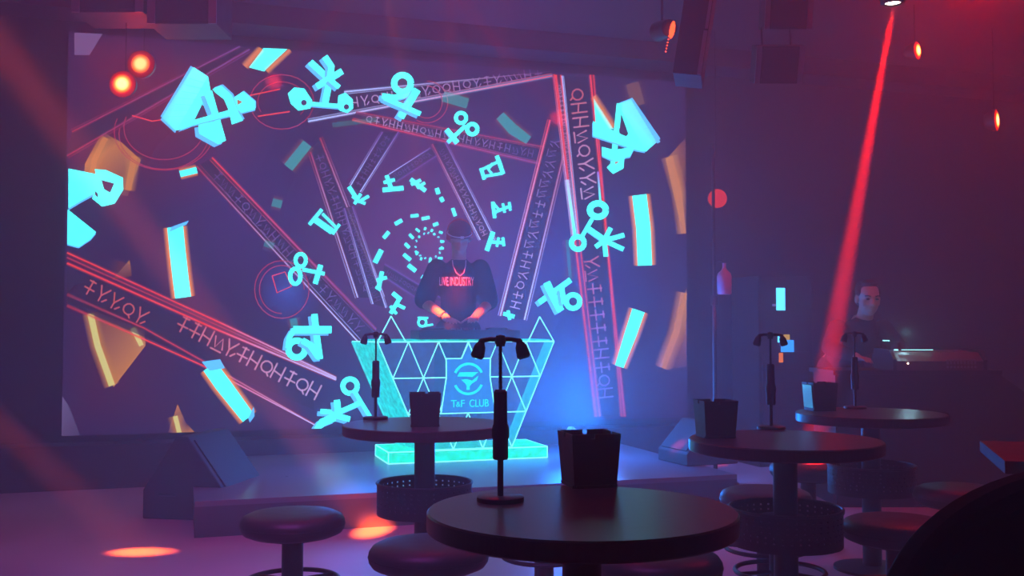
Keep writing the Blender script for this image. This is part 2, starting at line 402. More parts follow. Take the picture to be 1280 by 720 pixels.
# the lattice arms with writing between their edge lines
def glyphs(p0, p1, size, c0, c1, seed, gap=.95):
    r = random.Random(seed); L = math.dist(p0, p1); n = max(1, int(L / (size * gap)))
    ux, uy = (p1[0] - p0[0]) / L, (p1[1] - p0[1]) / L
    for i in range(n):
        t = (i + .5) / n; cx, cy_ = p0[0] + ux * L * t, p0[1] + uy * L * t
        col = tuple(a + (b - a) * t for a, b in zip(c0, c1))
        def q(a, b): return (cx + ux * a * size * .4 - uy * b * size * .5, cy_ + uy * a * size * .4 + ux * b * size * .5)
        k = r.randrange(5); lw = max(.8, size * .1)
        if k == 0:
            A.line([q(-.8, -1), q(-.8, 1)], lw, col); A.line([q(.6, -1), q(.6, 1)], lw, col); A.line([q(-.8, 0), q(.6, .2)], lw, col)
        elif k == 1:
            A.line([q(0, -1), q(0, 1)], lw, col); A.line([q(-.9, .2), q(.9, .2)], lw, col); A.line([q(-.6, -.8), q(.6, -.8)], lw, col)
        elif k == 2:
            A.ring((cx, cy_), size * .34, lw, col, 10); A.line([q(.3, .6), q(.8, 1)], lw, col)
        elif k == 3:
            A.line([q(-.9, -1), q(-.2, .2), q(-.2, 1)], lw, col); A.line([q(.8, -1), q(-.2, .2)], lw, col); A.line([q(.3, .9), q(.9, .3)], lw, col)
        else:
            A.line([q(-.9, -.6), q(-.3, .7), q(.3, -.6), q(.9, .7)], lw, col); A.line([q(-.9, 1), q(.9, 1)], lw, col)
def arm(l0, l1, r0, r1, cl, cr, lw=1.6, text=None, dbl=3.5, seed=1, fill=DK):
    A.poly([l0, l1, r1, r0], [fill] * 4)
    for (p, q, col) in ((l0, l1, cl), (r0, r1, cr)):
        A.line([p, q], lw, col, (*col[0][:3], col[0][3] * .35), 2)
        if dbl:
            dx, dy = q[0] - p[0], q[1] - p[1]; L = math.hypot(dx, dy); nx, ny = -dy / L * dbl, dx / L * dbl
            sg = 1 if p is l0 else -1
            A.line([(p[0] + nx * sg, p[1] + ny * sg), (q[0] + nx * sg, q[1] + ny * sg)], lw * .6, [(*x[:3], x[3] * .6) for x in col])
    if text:
        size, c0, c1 = text; m = lambda a, b, k: (a[0] + (b[0] - a[0]) * k, a[1] + (b[1] - a[1]) * k)
        glyphs(m(m(l0, l1, .06), m(r0, r1, .06), .5), m(m(l0, l1, .96), m(r0, r1, .96), .5), size, c0, c1, seed)
T1 = c4((215, 90, 80), .6, .8); T2 = c4((215, 175, 220), .6, .8); T3 = c4((140, 100, 180), .4, .7)
arm((265, 197), (470, 412), (246, 208), (452, 432), [RL, VI], [RDIM, WH], 1.5, (13, T3, T3), 4, 3)
arm((388, 190), (447, 372), (400, 172), (478, 372), [RDIM, WH], [RDIM, WH], 1.4, (11, T3, T3), 3, 4)
arm((84, 195), (312, 62), (90, 165), (300, 58), [RDIM, VI], [RDIM, VI], 1.3, None, 3, 5)
arm((430, 115), (690, 82), (385, 152), (690, 95), [WH, RDIM], [WH, RL], 1.5, (13, T2, T3), 3, 6)
arm((445, 140), (680, 184), (440, 150), (675, 205), [RDIM, RDIM], [RL, VI], 1.2, (10, T2, T3), 2.5, 7)
arm((478, 165), (438, 232), (498, 165), (450, 240), [VI, WH], [VI, WH], 1.2, (8, T3, T3), 2, 8)
arm((538, 185), (486, 218), (545, 195), (494, 228), [VI, WH], [VI, VI], 1.0, (6, T3, T3), 0, 9)
arm((540, 180), (600, 300), (556, 178), (618, 300), [RDIM, WH], [VI, WH], 1.2, (8, T3, T2), 2, 10)
arm((687, 150), (625, 395), (710, 168), (655, 400), [RL, WH], [RDIM, WH], 1.7, (13, T3, T2), 3, 11)
arm((430, 260), (466, 380), (440, 258), (482, 385), [VI, WH], [VI, WH], 1.2, (8, T3, T3), 2, 12)
arm((692, 93), (716, 300), (702, 95), (722, 300), [RL, WH], [WH, WH], 1.2, (6, T2, T3), 2, 13)
arm((480, 330), (560, 378), (478, 345), (520, 372), [VI, VI], [VI, VI], 1.0, (6, T3, T3), 0, 14)
# long diagonal arm, lower left
A.poly([(84, 330), (392, 478), (392, 512), (84, 380)], [DK] * 4)
for o1, lw, k in ((0, 1.6, 1), (13, 2.0, 1), (6, 1.0, .6)):
    A.line([(84, 316 + o1), (270, 401 + o1 * .8), (420, 472 + o1 * .2)], lw, [(*RL[:3], .85 * k), (*RL[:3], .9 * k), (*WH[:3], .8 * k)], (*RL[:3], .35 * k), 2)
for o1, lw, k in ((0, 1.2, .7), (14, 1.6, 1)):
    A.line([(84, 368 + o1), (180, 410 + o1), (255, 452 + o1 * .4), (400, 535)], lw, [(*RDIM[:3], .6 * k), (*RL[:3], .9 * k), (*RL[:3], .9 * k), (*WH[:3], .7)], (*RL[:3], .3 * k), 2)
glyphs((105, 355), (185, 400), 20, T1, T1, 21, .8); glyphs((222, 402), (400, 492), 21, T1, T2, 22, .75)
# right upright arm
A.poly([(704, 95), (738, 97), (781, 520), (748, 520)], [DK] * 4)
for x0, x1, lw in ((694, 744, 2.2), (700, 749, 1.1), (737, 780, 2.0), (741, 776, 1.0)):
    A.line([(x0, 94), (x0 + (x1 - x0) * .55, 330), (x1, 521)], lw, [RL, (*RL[:3], .8), (*RDIM[:3], .7)], (*RL[:3], .3), 2)
A.line([(708, 225), (718, 295)], 3.5, [WH, CYA], (*WH[:3], .4), 3)
glyphs((720, 110), (737, 250), 20, T1, T2, 23, .8); glyphs((738, 320), (757, 500), 19, T1, T3, 24, .85)
# rings at the joints
for (cx, cy_, rx, ry, a0, a1) in ((205, 165, 62, 48, -10, 200), (205, 160, 50, 40, -10, 200), (205, 168, 56, 44, 0, 190), (352, 128, 40, 34, 0, 360), (352, 128, 30, 25, 150, 400),
                                  (533, 128, 26, 26, -90, 120), (533, 128, 19, 20, -90, 120), (352, 362, 34, 36, 0, 360), (352, 362, 28, 30, 90, 360)):
    A.ring((cx, cy_), rx, 1.3, RDIM, 24, ry, a0, a1)
A.line([(340, 345), (356, 340), (364, 358), (346, 366), (340, 345)], 1.4, RL)
A.line([(205, 150), (190, 152), (165, 145)], 1.5, RL)
A.line([(312, 120), (350, 112)], 1.6, RL); A.line([(322, 146), (362, 140)], 1.8, RL)
# soft cyan bars with orange fringes
FR = (.75, .22, .03, .85)
def bar(pts, w, k=1.0, fw=6):
    A.line(pts, w, (CYA[0] * k, CYA[1] * k, CYA[2] * k, min(1, k + .15)), (FR[0] * k, FR[1] * k, FR[2] * k, FR[3] * k), fw)
bar([(219, 284), (222, 315), (226, 350), (229, 372)], 20); A.poly([(211, 291), (233, 281), (236, 276), (214, 284)], CYB)
bar([(262, 458), (278, 480), (310, 522)], [19, 20, 17]); A.poly([(252, 452), (275, 449), (281, 460), (262, 464)], CYB); A.poly([(310, 522), (317, 508), (318, 520), (312, 528)], CYB)
A.poly([(329, 61), (359, 62), (330, 90), (311, 85)], CYA); A.line([(326, 61), (306, 84)], 3, FR[:3] + (.6,), FR[:3] + (.6,), 5); A.line([(362, 63), (333, 90)], 2, FR[:3] + (.6,), FR[:3] + (.6,), 4)
bar([(798, 244), (803, 285), (805, 332)], 18); bar([(797, 388), (787, 418), (773, 458)], [16, 15, 11])
A.poly([(741, 123), (766, 162), (744, 160)], CYA); A.line([(741, 121), (766, 160)], 2, FR[:3] + (.6,), FR[:3] + (.6,), 5)
bar([(624, 145), (640, 162), (660, 176)], [12, 14, 11], .35, 5); bar([(553, 121), (584, 130)], 13, .30, 5); bar([(384, 180), (360, 210)], 13, .35, 6)
bar([(225, 218), (246, 213)], 8, .9, 4); bar([(340, 253), (352, 256)], 10, .3, 5); bar([(330, 304), (342, 308)], 8, .25, 5); bar([(366, 398), (368, 408)], 9, .3, 5)
bar([(712, 350), (708, 300)], 4, .25, 6); bar([(415, 157), (470, 150)], 6, .18, 4)
# big symbols with a darker extruded side
def sh(pts, dx, dy): return [(x + dx, y + dy) for x, y in pts]
def slab(pts, dx=-5, dy=4, col=CYA): A.poly(sh(pts, dx, dy), CYB); A.poly(pts, col)
def stroke(pts, w, dx=-4, dy=3):
    A.line(sh(pts, dx, dy), w, CYB); A.line(pts, w, CYA)
HOLE = (.03, .012, .05, 1)
k1 = lambda pts: crop(60, 0, 4, pts)
slab(k1([(725, 340), (800, 385), (815, 470), (735, 595), (645, 655), (575, 592)]), -3, -2); A.poly(k1([(728, 338), (800, 385), (640, 655), (572, 590)]), [(.12, .78, .95, 1), (.12, .78, .95, 1), (.08, .9, .97, 1), (.08, .6, .9, 1)]); A.poly(k1([(572, 590), (640, 655), (636, 668), (562, 600)]), CYB)
slab(k1([(780, 470), (820, 455), (890, 705), (850, 722), (757, 670), (752, 625), (835, 610)]))
A.poly(k1([(772, 520), (785, 578), (738, 590)]), HOLE)
slab(k1([(650, 655), (700, 610), (1000, 525), (1038, 520), (1035, 548), (720, 628)]), 0, 2)
slab(k1([(822, 448), (865, 432), (918, 480), (948, 560), (975, 605), (918, 625), (905, 560), (880, 500), (835, 465)]), 2, -2)
slab(k1([(930, 490), (975, 460), (1035, 512), (1035, 545), (950, 555)]), 1, -1); A.poly(k1([(945, 500), (972, 512), (948, 528)]), (.35, .10, .04, 1))
for i in range(7):
    y = i * 32; A.line(k1([(705 - i * 19, 395 + y), (790 - i * 16, 420 + y * .85)]), .6, (.05, .45, .7, .7))
k2 = lambda pts: crop(340, 0, 4, pts)
stroke(k2([(190, 312), (288, 402)]), 8); stroke(k2([(262, 285), (296, 335), (288, 400), (265, 515)]), 8); stroke(k2([(350, 358), (222, 435)]), 8); stroke(k2([(288, 400), (335, 440)]), 6)
stroke(k2([(155, 518), (370, 535)]), 5, 0, 2)
A.poly(k2([(78, 470), (110, 440), (160, 445), (200, 505), (190, 545), (130, 556), (92, 520)]), CYA); A.disc(k2([(158, 516)])[0], 3.6, HOLE, HOLE, 12)
A.poly(k2([(330, 480), (365, 466), (402, 500), (404, 545), (375, 568), (335, 555), (325, 530)]), CYA); A.disc(k2([(370, 537)])[0], 3.4, HOLE, HOLE, 12)
A.ring(k2([(650, 420)])[0], 10.5, 8, CYA, 18); stroke(k2([(700, 440), (670, 475), (610, 490), (548, 482)]), 7); stroke(k2([(725, 450), (640, 590)]), 9); stroke(k2([(560, 492), (740, 572)]), 6)
A.ring(k2([(942, 592)])[0], 6.5, 5, CYA, 14); A.ring(k2([(998, 648)])[0], 6.5, 5.5, CYA, 14); stroke(k2([(965, 630), (878, 712)]), 5, -1, 1); stroke(k2([(870, 648), (925, 716)]), 6, -1, 1)
k6 = lambda pts: crop(340, 180, 4, pts)
def small(pts, w): A.line(k6(pts), w / 4, CYA, (.06, .5, .75, .35), 1.5)
for p, wd in (([(1120, 60), (1135, 100), (1152, 152)], 20), ([(1132, 88), (1035, 135)], 13), ([(1150, 148), (1050, 165)], 13), ([(1042, 122), (1058, 180)], 17), ([(1100, 98), (1078, 128), (1095, 150)], 12),
              ([(1100, 290), (1110, 372)], 17), ([(1105, 300), (1130, 328), (1108, 352)], 12), ([(1120, 338), (1192, 310)], 14), ([(1150, 298), (1160, 345)], 12), ([(1182, 292), (1188, 335)], 12),
              ([(1102, 440), (1070, 535)], 22), ([(1085, 490), (1155, 495)], 15), ([(1130, 468), (1120, 515)], 12), ([(1150, 468), (1156, 512)], 14),
              ([(382, 215), (420, 272)], 20), ([(400, 262), (432, 290), (482, 262)], 15), ([(442, 250), (410, 302)], 15), ([(440, 290), (465, 300)], 14),
              ([(550, 232), (655, 222)], 22), ([(592, 220), (570, 158)], 20), ([(555, 195), (612, 180)], 16), ([(690, 178), (765, 236)], 20), ([(692, 205), (742, 182)], 15), ([(722, 222), (762, 195)], 14),
              ([(820, 222), (830, 252)], 20), ([(840, 268), (852, 290)], 19), ([(900, 322), (913, 362)], 16), ([(215, 380), (300, 440)], 30), ([(185, 405), (248, 328)], 17), ([(250, 350), (322, 422)], 13), ([(336, 402), (300, 452)], 14),
              ([(150, 628), (262, 650)], 18), ([(242, 605), (214, 700)], 24), ([(548, 638), (530, 722)], 20), ([(520, 682), (572, 668)], 16), ([(545, 530), (512, 595)], 24), ([(582, 440), (555, 472)], 18),
              ([(612, 402), (648, 382)], 18), ([(690, 362), (730, 358)], 15), ([(745, 376), (785, 368)], 15), ([(802, 408), (828, 398)], 15), ([(684, 452), (704, 474)], 13), ([(662, 498), (684, 520)], 15),
              ([(655, 552), (690, 582)], 18), ([(678, 606), (716, 636)], 20), ([(745, 662), (760, 672)], 20), ([(716, 425), (735, 440)], 10), ([(765, 418), (760, 432)], 10), ([(800, 428), (792, 440)], 10),
              ([(832, 440), (850, 446)], 10), ([(838, 486), (858, 490)], 10), ([(832, 525), (856, 522)], 9), ([(826, 572), (850, 572)], 10), ([(790, 575), (785, 595)], 11), ([(745, 568), (740, 582)], 9), ([(715, 535), (722, 556)], 9)):
    small(p, wd)
A.ring(k6([(142, 582)])[0], 6.5, 5, CYA, 14, 8); A.ring(k6([(115, 662)])[0], 6.5, 5.5, CYA, 14, 9.5)
for i in range(15):
    a = 2 * math.pi * (i + .3 * rng.random()) / 15
    small([(780 + 62 * math.cos(a), 510 + 60 * math.sin(a)), (780 + 70 * math.cos(a + .12), 510 + 68 * math.sin(a + .12))], 5 if i % 3 else 9)
k10 = lambda pts: crop(340, 360, 4, pts)
stroke(k10([(210, 130), (222, 240), (238, 355)]), 8); stroke(k10([(105, 208), (296, 208)]), 9); A.ring(k10([(122, 305)])[0], 10.5, 8, CYA, 18); stroke(k10([(110, 205), (85, 250), (78, 300)]), 6); stroke(k10([(150, 262), (190, 285), (232, 345)]), 8)
A.ring(k10([(388, 490)])[0], 9, 6.5, CYA, 18); stroke(k10([(408, 512), (450, 580), (488, 642)]), 5); stroke(k10([(440, 572), (330, 620), (240, 615)]), 6); stroke(k10([(322, 558), (332, 645)]), 8); stroke(k10([(295, 630), (388, 655)]), 7); stroke(k10([(310, 645), (250, 670), (228, 718)]), 10)
for p, wd in (([(600, 25), (642, 60)], 22), ([(632, 58), (590, 128)], 20), ([(620, 82), (662, 102)], 17), ([(588, 90), (620, 130)], 15), ([(725, 148), (778, 150)], 10), ([(745, 192), (802, 182)], 10), ([(515, -5), (540, 12)], 14)):
    A.line(k10(p), wd / 4, CYA)
A.ring(k10([(748, 172)])[0], 5, 3, CYA, 12)
# right side symbols
slab([(771, 131), (787, 125), (822, 176), (806, 190), (775, 178), (784, 168)], 2, -2); A.poly([(771, 131), (787, 125), (820, 178), (806, 189)], [(.12, .78, .95, 1), (.12, .72, .95, 1), (.10, .62, .9, 1), CYA]); A.poly([(787, 125), (790, 126), (824, 178), (820, 180)], CYB)
A.line([(773, 130), (764, 215)], 7, CYA); slab([(740, 152), (800, 180), (806, 190), (795, 188), (740, 170)], -1, 2); slab([(751, 184), (766, 188), (792, 184), (786, 196), (762, 200), (751, 195)], 0, 2)
A.poly([(757, 210), (770, 196), (779, 198), (778, 211), (765, 218)], CYA); A.poly([(775, 153), (784, 168), (772, 165)], HOLE); A.poly([(767, 203), (773, 202), (768, 206)], (.4, .1, .04, 1))
for i in range(6): A.line([(786 + i * 5.5, 138 + i * 8), (797 + i * 4.6, 136 + i * 8)], .6, (.05, .45, .7, .7))
A.ring((746, 263), 10, 8, CYA, 18, 8.5); A.ring((721, 304), 8, 6.5, CYA, 16); stroke([(739, 274), (725, 298)], 5, -1, 1); stroke([(731, 284), (754, 300)], 7, -1, 1)
for q in ((779, 294), (778, 312), (756, 321), (743, 309), (762, 285)): A.line([(754, 301), q], 6, CYA)
A.line([(746, 215), (749, 252)], 2.5, [c4((170, 90, 220), .7, .8), CYA])
stroke([(712, 350), (673, 378)], 7); stroke([(682, 353), (690, 370), (700, 389)], 9); A.ring((715, 377), 8.5, 6.5, CYA, 16); stroke([(701, 360), (704, 380)], 6)
A.line([(628, 392), (642, 396)], 5, CYA); A.line([(634, 388), (636, 400)], 4, CYA)
# symbol cut off by the screen's edge
k5 = lambda pts: crop(60, 180, 4, pts)
slab(k5([(104, 125), (240, 152), (262, 185), (248, 240), (165, 285), (104, 322)]), 0, 3)
A.poly(k5([(235, 128), (290, 132), (375, 170), (378, 230), (335, 300), (272, 315), (222, 275), (250, 200)]), CYA)
A.poly(k5([(268, 182), (332, 200), (312, 245), (282, 228)]), HOLE); A.poly(k5([(235, 235), (250, 250), (252, 270), (238, 258)]), HOLE)
slab(k5([(100, 328), (242, 442), (215, 475), (155, 515), (98, 500)]), 0, 2)

me = bpy.data.meshes.new('display')
base_col = (.011, .0045, .028, 1.0)
vv = [(0, -.002, 0), (SW, -.002, 0), (SW, -.002, SH), (0, -.002, SH)] + A.v
me.from_pydata(vv, [], [(0, 1, 2, 3)] + [tuple(i + 4 for i in f) for f in A.f])
ca = me.color_attributes.new('picture', 'FLOAT_COLOR', 'POINT')
for i, c in enumerate([base_col] * 4 + A.c): ca.data[i].color = c
dm = bpy.data.materials.new('screen_picture'); dm.use_nodes = True; n = dm.node_tree.nodes; l = dm.node_tree.links
n.remove(n['Principled BSDF'])
at_ = n.new('ShaderNodeVertexColor'); at_.layer_name = 'picture'
em = n.new('ShaderNodeEmission'); em.inputs['Strength'].default_value = 1.9; tr = n.new('ShaderNodeBsdfTransparent'); mx = n.new('ShaderNodeMixShader')
l.new(at_.outputs['Color'], em.inputs['Color']); l.new(at_.outputs['Alpha'], mx.inputs[0]); l.new(tr.outputs[0], mx.inputs[1]); 
df = n.new('ShaderNodeBsdfDiffuse'); df.inputs['Color'].default_value = (.03, .03, .03, 1); ad = n.new('ShaderNodeAddShader')
l.new(em.outputs[0], ad.inputs[0]); l.new(df.outputs[0], ad.inputs[1]); l.new(ad.outputs[0], mx.inputs[2])
l.new(mx.outputs[0], n['Material Output'].inputs['Surface'])
dm.cycles.emission_sampling = 'FRONT'
me.materials.append(dm)
disp = bpy.data.objects.new('display', me); C.objects.link(disp); disp.parent = screen
b = MB(); b.box((SW / 2, .045, SH / 2), (SW + .02, .09, SH + .02)); b.build('cabinet', M['cab'], screen)
# ------------------------------------------------------------------ DJ booth
BO = Vector((-.32, 7.43, .20))
booth = empty('dj_booth', BO, ANG)
tag(booth, 'glowing turquoise acrylic DJ booth with triangle lattice and club emblem', 'booth')
sT, hT, zT = .2225, .259, .86           # lattice pitch, row height, top edge above the stage
def lat(k, i): return ((-(6 - k) / 2 + i) * sT, zT - k * hT)
W0, W3 = 3 * sT, 1.5 * sT
zB = zT - 3 * hT
b = MB(); b.box((0, .20, .0425), (1.19, .50, .085), bev=.004); base = b.build('base_slab', M['slab'], booth)
b = MB()
for x0, y0, x1, y1 in ((-.595, -.05, .595, -.05), (-.595, .45, .595, .45), (-.595, -.05, -.595, .45), (.595, -.05, .595, .45)):
    for z in (.004, .083):
        b.tube([(x0, y0, z), (x1, y1, z)], .004, 6)
for x in (-.595, .595):
    for y in (-.05, .45): b.tube([(x, y, .004), (x, y, .083)], .004, 6)
b.build('light_strip', M['line'], base)
b = MB(); b.prism([(-W0, zT), (W0, zT), (W3, zB), (-W3, zB)], .012); b.build('front_panel', M['panel'], booth)
def quadslab(name, q, th, m):
    b = bmesh.new(); q = [Vector(p) for p in q]; nn = (q[1] - q[0]).cross(q[3] - q[0]).normalized() * th
    A_ = [b.verts.new(p) for p in q]; B_ = [b.verts.new(p + nn) for p in q]
    b.faces.new(A_); b.faces.new(B_[::-1])
    for i in range(4): b.faces.new((A_[i], B_[i], B_[(i + 1) % 4], A_[(i + 1) % 4]))
    bmesh.ops.recalc_face_normals(b, faces=b.faces[:])
    mb = MB(); mb.bm.free(); mb.bm = b; return mb.build(name, m, booth)
for sg in (-1, 1):
    sp = quadslab('side_panel', [(sg * W0, .012, zT), (sg * (W0 + .105), .46, zT), (sg * (W3 + .10), .44, zB), (sg * W3, .012, zB)], .012, M['side'])
    b = MB(); b.tube([(sg * (W0 + .105), .46, zT), (sg * (W3 + .10), .44, zB)], .005, 6); b.tube([(sg * W0, 0, zT), (sg * (W0 + .105), .46, zT)], .005, 6)
    b.build('light_strip', M['line'], sp)
b = MB()
segs = []
def inshield(p):
    x, z = p; return abs(x) < .168 and .56 < z + .20 - .001 + 0 < .95 and False
for k in range(4):
    for i in range(7 - k):
        if i < 6 - k: segs.append((lat(k, i), lat(k, i + 1)))
        if k < 3:
            if i < 6 - k:
                segs.append((lat(k, i), lat(k + 1, i))); segs.append((lat(k, i + 1), lat(k + 1, i)))
shield = [(0, zT - .008), (.052, zT - .122), (.167, zT - .122), (.165, zT - hT), (.205, zT - 2 * hT), (-.205, zT - 2 * hT), (-.165, zT - hT), (-.167, zT - .122), (-.052, zT - .122)]
def inside(p):
    x, z = p; c = False; j = len(shield) - 1
    for i in range(len(shield)):
        xi, zi = shield[i]; xj, zj = shield[j]
        if (zi > z) != (zj > z) and x < (xj - xi) * (z - zi) / (zj - zi) + xi: c = not c
        j = i
    return c
for p, q in segs:
    N = 40; run = None
    for i in range(N + 1):
        m_ = (p[0] + (q[0] - p[0]) * i / N, p[1] + (q[1] - p[1]) * i / N)
        ins = inside(m_)
        if not ins and run is None: run = m_
        if run is not None and (ins or i == N):
            e_ = m_
            if math.dist(run, e_) > .01: b.tube([(run[0], -.004, run[1]), (e_[0], -.004, e_[1])], .0036 if p[1] != q[1] else .0045, 6)
            run = None
for p, q in zip(shield, shield[1:] + shield[:1]):
    b.tube([(p[0], -.006, p[1]), (q[0], -.006, q[1])], .0042, 6)
b.build('lattice_lights', M['line'], booth)
b = MB(); b.prism(shield, .006, Matrix.Translation((0, -.0075, 0))); emb = b.build('emblem_panel', M['emblem'], booth)
# emblem: two arcs around a bird-like funnel
def lp(px, py):      # emblem drawn on the crop of 720 px = 90 px, around its centre
    return ((px - 293) / 8 * sT / 37.0, zT - .122 - (py - 135) / 8 * .258 / 42.0)
b = MB()
def arc(cx, cz, r0, r1, a0, a1, n=18):
    P = [(cx + r1 * math.cos(R(a0 + (a1 - a0) * i / n)), cz + r1 * math.sin(R(a0 + (a1 - a0) * i / n))) for i in range(n + 1)]
    Q = [(cx + r0 * math.cos(R(a0 + (a1 - a0) * i / n)), cz + r0 * math.sin(R(a0 + (a1 - a0) * i / n))) for i in range(n + 1)]
    for i in range(n): b.prism([P[i], P[i + 1], Q[i + 1], Q[i]], .004, Matrix.Translation((0, -.012, 0)))
ec = lp(293, 328)
arc(ec[0], ec[1], .100, .118, 24, 156); arc(ec[0], ec[1], .100, .118, 204, 336)
for pts in ([(205, 265), (392, 265), (330, 312), (275, 305), (182, 304)], [(220, 335), (275, 330), (330, 345), (392, 300), (375, 345), (318, 378), (262, 372)], [(262, 372), (322, 376), (304, 400), (306, 432), (274, 432), (276, 398)]):
    b.prism([lp(*p) for p in pts], .004, Matrix.Translation((0, -.012, 0)))
b.build('logo', M['logo'], emb)
tz = lp(293, 563)[1]
t = text_mesh('lettering', 'T', .075, M['logo'], emb); t.location = (-.110, -.010, tz)
t = text_mesh('lettering', '&', .055, M['logo'], emb); t.location = (-.077, -.010, tz - .004)
t = text_mesh('lettering', 'F', .075, M['logo'], emb); t.location = (-.044, -.010, tz)
t = text_mesh('lettering', 'CLUB', .078, M['logo'], emb, .004, .78); t.location = (.080, -.010, tz)
for sg in (-1, 1):       # the two spiked triangles on the top edge
    x0, x1 = sg * W0, sg * (W0 - sT * .92); xm = (x0 + x1) / 2
    b = MB()
    tri = [(x0, 0, zT), (xm, .03, zT + .185), (x1, 0, zT)]
    for p, q in zip(tri, tri[1:] + tri[:1]): b.tube([p, q], .0042, 6)
    b.build('spike', M['line'], booth)
b = MB(); b.box((0, .27, zT + .008), (1.30, .46, .016)); b.build('top_shelf', M['side'], booth)

deck = empty('dj_controller', BO + U * .05 + V * .27 + Vector((0, 0, zT + .016)), ANG)
tag(deck, 'dark DJ controller on top of the glowing booth under the hands', 'mixer')
b = MB(); b.box((0, 0, .035), (.78, .30, .07), bev=.008); b.build('body', M['blackplastic'], deck)
for x in (-.25, .25):
    b = MB(); b.lathe([(0, .07), (.085, .07), (.085, .082), (.07, .086), (0, .086)], 32, (x, .0, 0)); b.build('jog_wheel', M['black'], deck, True)
for i in range(4):
    b = MB(); b.box((-.075 + i * .05, -.05, .078), (.012, .03, .016)); b.build('fader', M['cabtrim'], deck)
    for j in range(3):
        b = MB(); b.cone((-.075 + i * .05, .03 + j * .035, .07), (-.075 + i * .05, .03 + j * .035, .086), .009, .008, 12); b.build('knob', M['cabtrim'], deck)

# ------------------------------------------------------------------ people
def limb(mb, pts):
    for (p, r), (q, r2) in zip(pts, pts[1:]): mb.cone(p, q, r, r2, 16)
    for p, r in pts: mb.ball(p, r, 2)
def hand(mb, wr, d, pn, side, curl=.35, sc=1.0):
    """Palm and five bent fingers from wrist wr along d, palm normal pn (down), thumb towards side."""
    d = Vector(d).normalized(); pn = Vector(pn).normalized(); s_ = d.cross(pn).normalized() * side; wr = Vector(wr)
    for k in range(5):
        o = s_ * (-.034 + .017 * k) * sc
        mb.cone(wr + o * .55, wr + d * .085 * sc + o, .014 * sc, .0125 * sc, 10); mb.ball(wr + d * .085 * sc + o, .0128 * sc, 1)
    for k, L in enumerate((.060, .072, .078, .070)):
        o = s_ * (-.034 + .0225 * k) * sc; p = wr + d * .088 * sc + o; dd = d.copy(); r = .0098 * sc
        fan = s_ * (-.10 + .07 * k)
        for j, f in enumerate((.45, .32, .23)):
            dd = (dd + pn * curl * (.35 + .3 * j) + fan * .3).normalized(); q = p + dd * L * f * sc
            mb.cone(p, q, r, r * .92, 10); mb.ball(q, r * .92, 1); p = q; r *= .92
    p = wr + d * .022 * sc + s_ * .034 * sc; dd = (d * .75 + s_ * .75 + pn * .2).normalized(); r = .0115 * sc
    for L in (.042, .032, .024):
        q = p + dd * L * sc; mb.cone(p, q, r, r * .9, 10); mb.ball(q, r * .9, 1); p = q; r *= .9; dd = (dd + d * .25 + pn * .12).normalized()
def head(mb, c, rot, sc=1.0):
    T_ = Matrix.Translation(Vector(c)) @ rot
    def P(x, y, z): return T_ @ Vector((x * sc, y * sc, z * sc))
    def E(x, y, z, rx, ry, rz): mb.ball(P(x, y, z), (rx * sc, ry * sc, rz * sc), 3, rot=rot)
    E(0, .012, .035, .076, .094, .088); E(0, -.018, -.035, .064, .074, .082); E(0, -.050, -.088, .032, .030, .026)   # cranium, face, chin
    E(-.038, -.052, -.028, .026, .028, .024); E(.038, -.052, -.028, .026, .028, .024)                               # cheekbones
    E(0, -.074, .022, .050, .018, .014)                                                                              # brow ridge
    mb.cone(P(0, -.082, .012), P(0, -.105, -.030), .008 * sc, .014 * sc, 10); E(0, -.100, -.033, .019, .014, .011)    # nose
    E(0, -.083, -.060, .024, .011, .007); E(0, -.081, -.071, .021, .011, .008)                                      # lips
    for s_ in (-1, 1): E(s_ * .079, .008, -.005, .011, .022, .034)                                                  # ears
    return P
def shoe(mb, x, y, z0, ang=0):
    r_ = Matrix.Rotation(ang, 4, 'Z')
    mb.ball((x, y, z0 + .05), (.048, .12, .05), 2, rot=r_); mb.ball(Vector((x, y, z0 + .035)) + r_ @ Vector((0, -.08, 0)), (.05, .075, .035), 2, rot=r_)

# -- the DJ
dj = empty('person', BO + U * .075 + V * .56, R(7))
tag(dj, 'person in dark printed T-shirt and cap, head bowed, playing behind the turquoise booth', 'person')
hips = [(-.09, .02, .90), (.09, .02, .90)]
HD = (0, -.10, 1.655); HR = Matrix.Rotation(R(24), 4, 'X')
mb = MB()
limb(mb, [((0, .03, .92), .125), ((0, .01, 1.08), .115), ((0, -.02, 1.28), .125), ((0, -.03, 1.40), .10), ((0, -.05, 1.50), .058), ((0, -.08, 1.58), .055)])
mb.ball((0, -.01, 1.32), (.175, .105, .14), 3); mb.ball((0, .03, .93), (.16, .115, .12), 3)
for s_ in (-1, 1): limb(mb, [((s_ * .09, .02, .90), .088), ((s_ * .11, -.01, .50), .060), ((s_ * .12, .04, .10), .042)])
ARM = {-1: [((-.17, -.02, 1.425), .062), ((-.275, -.05, 1.165), .046), ((-.110, -.270, 1.035), .030)], 1: [((.17, -.02, 1.425), .062), ((.235, -.06, 1.155), .046), ((.105, -.275, 1.04), .030)]}
for s_ in (-1, 1): limb(mb, ARM[s_])
for s_ in (-1, 1):
    wpt = Vector(ARM[s_][2][0]); dr = (wpt - Vector(ARM[s_][1][0])).normalized(); dr = Vector((dr.x * .30, dr.y, -.12)).normalized()
    hand(mb, wpt, dr, (0, -.25, -1), -s_, .30)
for s_ in (-1, 1): mb.ball((s_ * .12, -.02, .06), (.04, .10, .05), 2)
PJ = head(mb, HD, HR)
fuse('body', mb, .0065, M['skin'], dj)
mb = MB()
limb(mb, [((0, .03, .90), .145), ((0, .01, 1.08), .14), ((0, -.02, 1.28), .14), ((0, -.03, 1.40), .12), ((0, -.045, 1.455), .075)])
